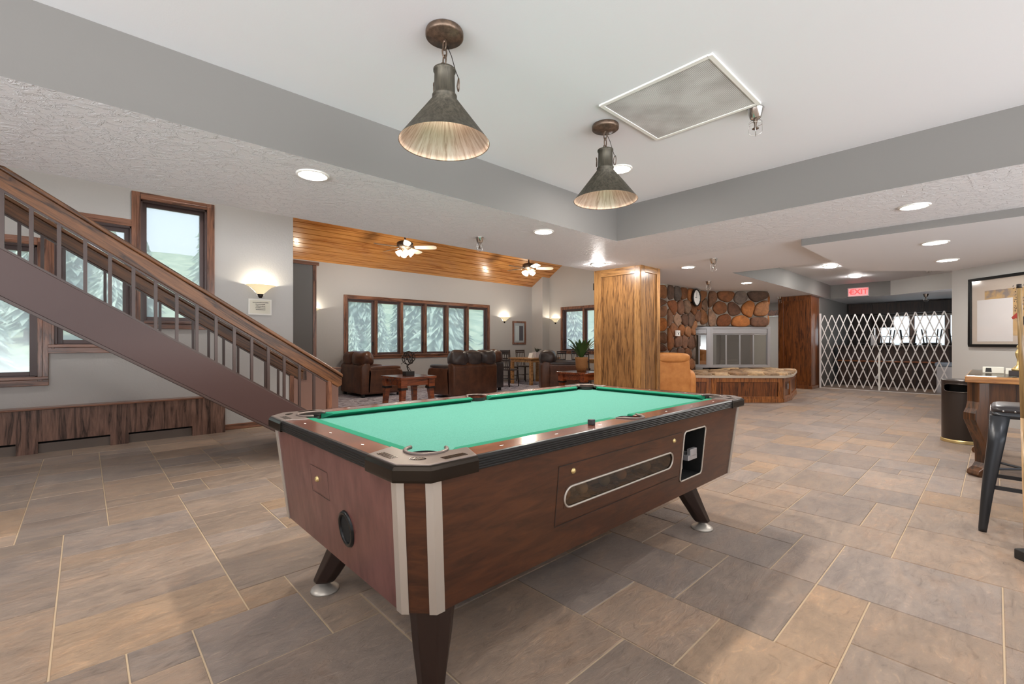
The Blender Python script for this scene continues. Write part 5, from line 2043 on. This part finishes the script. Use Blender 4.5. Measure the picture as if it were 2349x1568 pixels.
# end tables
def end_table(label, x, y, rz=0):
    s = thing('end_table', label, 'side table', (x, y, .008), rz, 'cherry wood end tables')
    h = .33
    MB().box(-h - .02, h + .02, -h - .02, h + .02, .555, .60).build('table_top', M['table'], s, .006)
    MB().box(-h + .03, h - .03, -h + .03, h - .03, .45, .555).build('apron', M['table'], s, .003)
    for a, c in ((-1, -1), (1, -1), (1, 1), (-1, 1)):
        b = MB()
        rg = []
        for z, w, off in ((.555, .06, .0), (.40, .058, 0), (.39, .045, 0), (0, .034, .03)):
            cx0, cy0 = a * (h - .06 + off), c * (h - .06 + off)
            rg.append([(cx0 - w, cy0 - w, z), (cx0 + w, cy0 - w, z), (cx0 + w, cy0 + w, z), (cx0 - w, cy0 + w, z)])
        lg = b.loft(rg).build('leg', M['table'], s, .003)
        cx0, cy0 = a * (h - .06), c * (h - .06)
        MB().box(cx0 - .062, cx0 + .062, cy0 - .062, cy0 + .062, .385, .42).build('iron_band', M['iron'], lg)
    return s
end_table('cherry end table with iron bands carrying the armillary sculpture', 4.14, 7.05)
end_table('cherry end table carrying the potted plant beside the oak column', 7.22, 5.66)
# armillary sphere
s = thing('armillary_sculpture', 'dark iron armillary sphere sculpture on a black base', 'sculpture', (4.14, 7.05, .608))
MB().box(-.085, .085, -.06, .06, 0, .075).build('base_block', M['blackm'], s, .004)
b = MB(); b.smooth = True
b.tube([(0, 0, .075), (-.02, .02, .16), (.01, -.01, .2)], .01, 6)
b.tube([(.05, 0, .075), (-.03, .02, .19)], .006, 6)
b.build('stem', M['iron'], s)
c0 = Vector((0, 0, .31))
for k, (rx, ry) in enumerate(((90, 20), (60, 80), (20, 10), (110, 130), (75, 50))):
    q = Matrix.Rotation(R(ry), 3, 'Z') @ Matrix.Rotation(R(rx), 3, 'X')
    b = MB(); b.smooth = True
    b.tube([c0 + q @ Vector((.115 * math.cos(2 * PI * i / 28), .115 * math.sin(2 * PI * i / 28), 0)) for i in range(28)], .007, 6, True)
    b.build('hoop', M['iron'], s)
b = MB(); b.tube([c0 + Vector((-.09, .1, -.11)), c0 + Vector((.11, -.12, .12))], .004, 6)
b.build('arrow_rod', M['iron'], s)
# potted plant
def leafy(s, n, h, spread, w, z0, mat_, seed, droop=.5):
    rnd = random.Random(seed)
    b = MB(); b.smooth = True
    for k in range(n):
        a = rnd.uniform(0, 2 * PI)
        d = Vector((math.cos(a), math.sin(a), 0))
        t = Vector((-d.y, d.x, 0))
        hh = h * rnd.uniform(.7, 1.1)
        sp = spread * rnd.uniform(.4, 1.1)
        pts = []
        for i in range(7):
            f = i / 6
            pts.append((d * sp * f + Vector((0, 0, z0 + hh * (f * 1.6 - droop * 1.2 * f * f))), w * math.sin(PI * min(1, .12 + f * .88)) + .002))
        L_ = [p + t * q for p, q in pts]
        R_ = [p - t * q for p, q in pts]
        mid = [p + Vector((0, 0, -.006)) for p, q in pts]
        vs = L_ + mid + R_
        fs = []
        for i in range(6):
            fs += [(i, i + 1, 7 + i + 1, 7 + i), (7 + i, 7 + i + 1, 14 + i + 1, 14 + i)]
        b.add(vs, fs)
    return b.build('foliage', mat_, s, weld=False)
s = thing('potted_plant', 'green leafy plant in a wicker pot on the end table by the column', 'plant', (7.22, 5.66, .608))
b = MB(); b.smooth = True
b.lathe([(0, 0), (.07, 0), (.09, .08), (.10, .2), (.105, .23), (.092, .23), (.085, .2), (0, .2)], 24)
b.build('pot', M['wicker'], s)
leafy(s, 34, .30, .26, .030, .2, M['leaf'], 4)
s.scale = (1.25, 1.25, 1.25)

# ------------------------------------------------------------------ dining corner
def dining_table(label, x0, x1, y0, y1, group='dining tables in the lounge corner'):
    s = thing('dining_table', label, 'table', ((x0 + x1) / 2, (y0 + y1) / 2, .008), 0, group)
    hx, hy = (x1 - x0) / 2, (y1 - y0) / 2
    MB().box(-hx, hx, -hy, hy, .71, .75).build('table_top', M['lightwood'], s, .006)
    MB().box(-hx + .06, hx - .06, -hy + .06, hy - .06, .63, .71).build('apron', M['lightwood'], s)
    for a in (-1, 1):
        for c in (-1, 1):
            MB().box(a * (hx - .09) - .04, a * (hx - .09) + .04, c * (hy - .09) - .04, c * (hy - .09) + .04, 0, .64).build('leg', M['lightwood'], s, .004)
dining_table('light oak dining table carrying the planter box in the lounge corner', 8.92, 10.15, 8.72, 9.66)
dining_table('light oak dining table farther right, in front of the end wall window', 9.75, 10.75, 6.85, 7.6)
M['chairwood'] = mat('dark_stained_chair', srgb(58, 46, 42), .35)
def dining_chair():
    s = thing('dining_chair', 'x', 'chair', (0, 0, .008), 0, 'spindle back chairs round the dining tables')
    b = MB(); b.smooth = True
    b.pillow((0, 0, .45), .21, .21, .022, .5)
    b.build('seat', M['chairwood'], s)
    for a in (-1, 1):
        b = MB(); b.smooth = True; b.tube([(.16, a * .16, .44), (.19, a * .18, 0)], .015, 8); b.build('leg', M['chairwood'], s)
        b = MB(); b.smooth = True; b.tube([(-.19, a * .18, 0), (-.17, a * .17, .44), (-.22, a * .185, .95)], .015, 8); b.build('leg', M['chairwood'], s)
    for z in (.70, .88, .93):
        b = MB(); b.box(-.215 - (z - .7) * .1, -.195 - (z - .7) * .1, -.185, .185, z - .018, z + .018); b.build('back_rail', M['chairwood'], s, .004)
    for k in range(4):
        y = -.11 + k * .073
        b = MB(); b.tube([(-.175, y, .46), (-.22, y, .90)], .007, 6); b.build('spindle', M['chairwood'], s)
    b = MB()
    for a in (-1, 1):
        b.tube([(.18, a * .17, .2), (-.18, a * .175, .2)], .009, 6)
    b.tube([(0, -.17, .2), (0, .17, .2)], .009, 6)
    b.build('stretcher', M['chairwood'], s)
    return s
ch = dining_chair()
ch['label'] = 'dark spindle back chair nearest the sofas, left of the planter table'
ch.location = (8.35, 9.0, .010)
ch.rotation_euler = (0, 0, .1)
dup(ch, 'dark spindle back chair behind the planter table, under the small picture', (9.25, 9.92, .010), R(-90))
dup(ch, 'dark spindle back chair behind the planter table, at its right end', (9.88, 9.92, .010), R(-88))
dup(ch, 'dark spindle back chair on the near side of the planter table', (9.62, 8.45, .010), R(90))
dup(ch, 'dark spindle back chair behind the table farther right', (10.15, 7.95, .010), R(-90))
dup(ch, 'dark spindle back chair on the left side of the table farther right', (9.45, 7.2, .010), 0)
s = thing('table_planter', 'pale box planter with a dark green succulent on the dining table', 'planter', (9.55, 9.1, .758))
MB().box(-.14, .14, -.09, .09, 0, .15).build('box', mat('planter_pale', srgb(190, 186, 190), .5), s, .004)
leafy(s, 22, .12, .14, .02, .14, mat('succulent', srgb(66, 78, 68), .5), 9, .4)
b = MB()
b.prism_y([(-.05, 0), (.05, 0), (0, .14)], -.07, .07)
tag(b.build('table_tent_card', M['white'], loc=(9.2, 9.0, .758)), 'white folded card on the dining table beside the planter', 'card')
# small picture on the lounge wall
s = thing('small_picture', 'small framed picture on the lounge wall right of the windows', 'picture', (10.08, 10.4, 1.50))
b = MB()
for x0, x1, z0, z1 in ((-.29, .29, .31, .37), (-.29, .29, -.37, -.31), (-.29, -.23, -.31, .31), (.23, .29, -.31, .31)):
    b.box(x0, x1, -.03, 0, z0, z1)
b.build('frame', M['trimZ'], s, .004)
b = MB().box(-.23, .23, -.012, 0, -.31, .31)
b.build('mat_board', mat('pic_grey', srgb(170, 180, 186), .5), s)
b = MB().box(-.17, .0, -.014, -.0121, -.25, .22)
b.build('pale_image', mat('pic_light', srgb(196, 208, 212), .5), s)
b = MB().box(.0, .17, -.014, -.0121, -.25, .22)
b.build('dark_image', mat('pic_dark', srgb(84, 82, 88), .5), s)

# ------------------------------------------------------------------ right side: picture, table, bin, stool, cues
pd = Vector((-1, -1, 0)).normalized()           # along the diagonal wall, towards the viewer's right
pn = Vector((-1, 1, 0)).normalized()            # out of the wall into the room
prz = math.atan2(pd.y, pd.x)                    # local x runs along pd
s = thing('framed_print', 'large black framed print on the pale diagonal wall', 'picture', (9.80, .27, 1.63), prz)
# local axes: x along the wall to the right in view, -y out of the wall?
W_, H_ = 1.25, .51
sg = -1 if (Matrix.Rotation(prz, 3, 'Z') @ Vector((0, -1, 0))).dot(pn) > 0 else 1
def yy(v):
    return sg * v
def fbox(b, x0, x1, y0, y1, z0, z1):
    a, c = sorted((yy(y0), yy(y1)))
    b.box(x0, x1, a, c, z0, z1)
b = MB()
for x0, x1, z0, z1 in ((0, W_, H_ - .04, H_), (0, W_, -H_, -H_ + .04), (0, .04, -H_ + .04, H_ - .04), (W_ - .04, W_, -H_ + .04, H_ - .04)):
    fbox(b, x0, x1, 0, .035, z0, z1)
b.build('frame', M['black'], s, .004)
b = MB(); fbox(b, .04, W_ - .04, 0, .010, -H_ + .04, H_ - .04); b.build('mat_board', mat('print_mat', srgb(214, 200, 186), .6), s)
M['printtan'] = mat('print_tan', srgb(200, 160, 104), .6)
_n = tex_noise(M['printtan'], coords(M['printtan']), 5, 4, .6)
setcol(M['printtan'], ramp(M['printtan'], _n, [(.38, srgb(150, 138, 132)), (.5, srgb(206, 170, 120)), (.7, srgb(214, 176, 122))]))
b = MB(); fbox(b, .23, W_ - .23, .010, .012, -H_ + .16, H_ - .2); b.build('printed_panel', M['printtan'], s)
b = MB(); fbox(b, .12, .62, .012, .0135, -H_ + .08, .18); fbox(b, .78, 1.17, .012, .0135, -H_ + .08, .20); b.build('window_glare', mat('print_glare', srgb(236, 232, 230), .6), s)  # white blocks painted in as window reflections on the glass
b = MB()
rnd = random.Random(8)
for k in range(60):
    f = rnd.random()
    x = .655 + rnd.uniform(-.02, .02) * (1 + f) + (.09 if k % 3 == 0 else 0)
    z = -.02 + f * .36
    fbox(b, x, x + .012, .0136, .0142, z, z + .008)
b.build('brush_marks', M['ink'], s)
b = MB()
pts = [(.60, -.10), (.64, -.06), (.68, -.03), (.73, -.05), (.74, -.11), (.70, -.13), (.66, -.11), (.62, -.125)]
b.add([(x, yy(.0145), z) for x, z in pts], [tuple(range(8))])
b.build('red_figure', mat('print_red', srgb(170, 50, 44), .6), s)
b = MB()
pts = [(.70, -.12), (.76, -.09), (.80, -.13), (.83, -.08), (.86, -.17), (.95, -.25), (.84, -.25), (.76, -.21)]
b.add([(x, yy(.0147), z) for x, z in pts], [tuple(range(8))])
b.build('black_figure', M['ink'], s)
b = MB(); fbox(b, .04, W_ - .04, .022, .024, -H_ + .04, H_ - .04); b.build('glass', M['picglass'], s)

# antique table with cabriole legs and glass top
s = thing('antique_table', 'heavy antique wooden table with cabriole legs and glass top on the right', 'table', (5.70, .19, 0))
TW, TD = 1.38, 1.25           # along x, towards -y
MB().box(0, TW, -TD, 0, .83, .885).build('table_top', M['tabtop'], s, .006)
MB().box(.012, TW - .012, -TD + .012, -.012, .8855, .8925).build('glass_sheet', M['tabglass'], s)
b = MB().box(.07, TW - .07, -TD + .07, -.07, .56, .83)
b.build('apron', M['cabriole'], s, .004)
prof_o = [(.83, .02), (.66, .02), (.60, .035), (.56, .055), (.50, .055), (.42, .02), (.30, -.03), (.20, -.045), (.12, -.045), (.08, -.02), (.05, .02), (.02, .03), (0, .01)]
prof_i = [(0, -.05), (.03, -.085), (.10, -.12), (.25, -.125), (.40, -.14), (.52, -.16), (.62, -.15), (.83, -.13)]
for a, c in ((0, 0), (1, 0), (1, -1), (0, -1)):
    ox, oy = (.07 if a == 0 else TW - .07), (-.07 if c == 0 else -TD + .07)
    out = Vector((-1 if a == 0 else 1, 1 if c == 0 else -1, 0)).normalized()
    w = Vector((-out.y, out.x, 0)) * .055
    poly = [(q, z) for z, q in prof_o] + [(q, z) for z, q in prof_i]
    b = MB()
    A_ = [Vector((ox, oy, z)) + out * (q + .01) + w for q, z in poly]
    B_ = [Vector((ox, oy, z)) + out * (q + .01) - w for q, z in poly]
    b.loft([A_, B_])
    b.build('leg', M['cabriole'], s, .006)
def tent(label, x, y, rz, m2):
    s = thing('tent_card', label, 'card', (x, y, .8925), rz, 'cards on the antique table')
    MB().prism_x([(-.05, 0), (.05, 0), (.03, .055), (-.03, .055)], -.07, .07).build('card', M['paper'], s, .002)
    b = MB().box(-.02, .02, -.0445, -.043, .012, .04) if False else MB()
    b.add([(-.022 + m2, -.048, .008), (.022 + m2, -.048, .008), (.018 + m2, -.033, .048), (-.018 + m2, -.033, .048)], [(0, 1, 2, 3)])
    b.build('printed_mark', M['ink'], s)
tent('cream folded card on the antique table, the left one', 6.38, .02, R(-90), -.03)
tent('cream folded card with a black mark on the antique table, the right one', 6.22, -.13, R(-90), .02)
s = thing('gilt_statuette', 'gilt statuette on a dark block standing on the antique table', 'statuette', (5.90, -.135, .8925))
MB().box(-.06, .06, -.06, .06, 0, .045).build('plinth', M['leg'], s, .003)
b = MB(); b.smooth = True
b.lathe([(0, .045), (.042, .045), (.046, .06), (.028, .08), (.014, .095), (.011, .14), (.02, .18), (.024, .20), (.014, .225), (.007, .235), (.014, .25), (.011, .265), (0, .27)], 20)
b.build('figure', M['brass'], s)

# trash can
s = thing('trash_can', 'dark brown half round trash can with brass foot band by the antique table', 'trash can', (7.64, .27, 0), R(0))
b = MB(); b.smooth = True
b.lathe([(.0, .03), (.185, .03), (.19, .045), (.19, .60)], 40)
# body with real mouth: upper band built from segments leaving a gap facing the room
mouth = R(163)
def arcband(b, r, z0, z1, a0, a1, n=24):
    vs = []
    for i in range(n + 1):
        a = a0 + (a1 - a0) * i / n
        vs += [(r * math.cos(a), r * math.sin(a), z0), (r * math.cos(a), r * math.sin(a), z1)]
    b.add(vs, [(2 * i, 2 * i + 2, 2 * i + 3, 2 * i + 1) for i in range(n)])
hw = R(40)
arcband(b, .19, .60, .705, mouth + hw, mouth + 2 * PI - hw, 40)
arcband(b, .19, .695, .725, 0, 2 * PI, 48)
b.build('body', M['binm'], s)
b = MB(); b.smooth = True
b.lathe([(.0, .60), (.12, .60), (.12, .72)], 30)
b.build('inner_void', M['dark'], s)
b = MB(); b.smooth = True
pts = []
zc, zh = .648, .047
for i in range(40):
    t = 2 * PI * i / 40
    ca, sa = math.cos(t), math.sin(t)
    a = mouth + hw * math.copysign(abs(ca) ** .5, ca)
    z = zc + zh * math.copysign(abs(sa) ** .6, sa)
    pts.append((.192 * math.cos(a), .192 * math.sin(a), z))
b.tube(pts, .006, 6, True)
b.build('mouth_rim', M['binm'], s)
b = MB(); b.smooth = True
b.lathe([(.192, .72), (.196, .73), (.19, .742), (0, .744)], 40)
b.build('lid', M['binm'], s)
b = MB(); b.smooth = True
b.lathe([(.0, 0), (.198, 0), (.201, .008), (.196, .016), (.20, .024), (.194, .036), (.186, .04)], 40)
b.build('foot_band', M['brass'], s)

# metal bar stools
def stool():
    s = thing('bar_stool', 'x', 'stool', (0, 0, 0), 0, 'gunmetal bar stools with studded seats')
    h = .76
    def rr(w, r, z, n=5):
        pts = []
        for qx, qy, a0 in ((1, 1, 0), (-1, 1, 90), (-1, -1, 180), (1, -1, 270)):
            for k in range(n + 1):
                a = R(a0 + 90 * k / n)
                pts.append((qx * (w - r) + r * math.cos(a), qy * (w - r) + r * math.sin(a), z))
        return pts
    b = MB(); b.smooth = True
    b.loft([rr(.165, .04, h - .05), rr(.172, .04, h - .045), rr(.176, .045, h - .012)])
    b.build('seat_pan', M['gun'], s)
    b = MB(); b.smooth = True
    b.loft([rr(.176, .045, h - .012), rr(.178, .045, h + .008), rr(.168, .045, h + .024), rr(.15, .05, h + .03)])
    b.build('seat_pad', M['seatpad'], s)
    for side in range(4):
        for k in range(6):
            t = -.125 + k * .05
            q = [(t, -.178), (.178, t), (-t, .178), (-.178, -t)][side]
            b = MB(); b.smooth = True
            b.pillow((q[0], q[1], h - .002), .006, .006, .006, 1, 6, 8)
            b.build('stud', M['chrome'], s)
    for a, c in ((-1, -1), (1, -1), (1, 1), (-1, 1)):
        b = MB()
        b.smooth = True
        rings = []
        for z, off, w in ((h - .035, .145, .042), (h - .2, .160, .036), (.25, .196, .026), (.02, .215, .019), (0, .216, .017)):
            cx0, cy0 = a * off, c * off
            ring_ = []
            for k in range(9):                       # folded sheet: rounded outer corner, open inside
                t = R(-45 + 180 * k / 8)
                ring_.append((math.cos(t), math.sin(t)))
            pts = []
            # outer quarter-round plus two flat flanges
            prof = [(-1.2, .75), (-.2, .95), (.45, .85), (.8, .45), (.95, -.2), (.75, -1.2), (.6, -1.2), (.75, -.2), (.62, .35), (.35, .62), (-.2, .75), (-1.2, .6)]
            for px, py in prof:
                pts.append((cx0 + a * px * w, cy0 + c * py * w, z))
            rings.append(pts)
        b.loft(rings)
        b.build('leg', M['gun'], s)
    b = MB()
    q = .185
    for z, q in ((.28, .185),):
        b.box(-q, q, -q - .005, -q + .005, z - .012, z + .012).box(-q, q, q - .005, q + .005, z - .012, z + .012)
        b.box(-q - .005, -q + .005, -q, q, z - .012, z + .012).box(q - .005, q + .005, -q, q, z - .012, z + .012)
    b.build('footrest', M['gun'], s)
    b = MB()
    b.tube([(-.175, -.175, .38), (.175, .175, .38)], .008, 6)
    b.tube([(-.175, .175, .39), (.175, -.175, .39)], .008, 6)
    b.build('cross_brace', M['gun'], s)
    return s
st = stool()
st['label'] = 'gunmetal bar stool with studded dark seat, nearer one before the antique table'
st.location = (4.32, -.155, 0)
dup(st, 'gunmetal bar stool farther back, mostly hidden behind the nearer stool', (4.95, -.62, 0))

# floor cue rack with two cues
qb = from_view(2.38, 2.90)
s = thing('cue_stand', 'dark square base of a cue stand at the right edge', 'cue stand', (qb[0], qb[1], 0), AZ)
MB().box(-.16, .12, -.2, .145, 0, .055).build('base', M['blackm'], s, .006)
b = MB(); b.smooth = True
b.tube([(0, .02, .055), (0, .02, 1.0)], .012, 10)
b.build('post', M['iron'], s)
def cue(label, x, y, tilt, L, r0, r1, z0=.056):
    s = thing('pool_cue', label, 'cue', (x, y, z0), 0, 'cues in the stand')
    d = Vector(tilt)
    p = lambda t: d * t * L + Vector((0, 0, t * L))
    b = MB(); b.smooth = True
    b.tube([p(0), p(.25), p(.5)], r0, 14, rads=[r0, r0 * .95, (r0 + r1) / 2])
    b.build('butt', M['maple2'], s)
    b = MB(); b.smooth = True
    b.tube([p(.5), p(.8), p(.985)], r1, 14, rads=[(r0 + r1) / 2, r1 * 1.1, r1])
    b.build('shaft', M['maple'], s)
    b = MB(); b.smooth = True
    b.tube([p(.985), p(1.0)], r1, 14)
    b.build('tip', M['iron'], s)
M['maple'] = wood('cue_shaft_wood', srgb(120, 96, 60), srgb(168, 138, 92), 'Z', 3, .3, .4)
M['maple2'] = wood('cue_butt_wood', srgb(150, 120, 84), srgb(214, 180, 138), 'Z', 3, .3, .5, coat=.4)
q1 = from_view(2.44, 2.765)
q2 = from_view(2.30, 2.66)
cue('taller slender pool cue in the stand at the right edge, left of the pair', q1[0], q1[1], (-.010, .022, 0), 1.44, .013, .0100)
cue('shorter thicker pool cue in the stand at the right edge', q2[0], q2[1], (.0, .0, 0), 1.25, .021, .017)
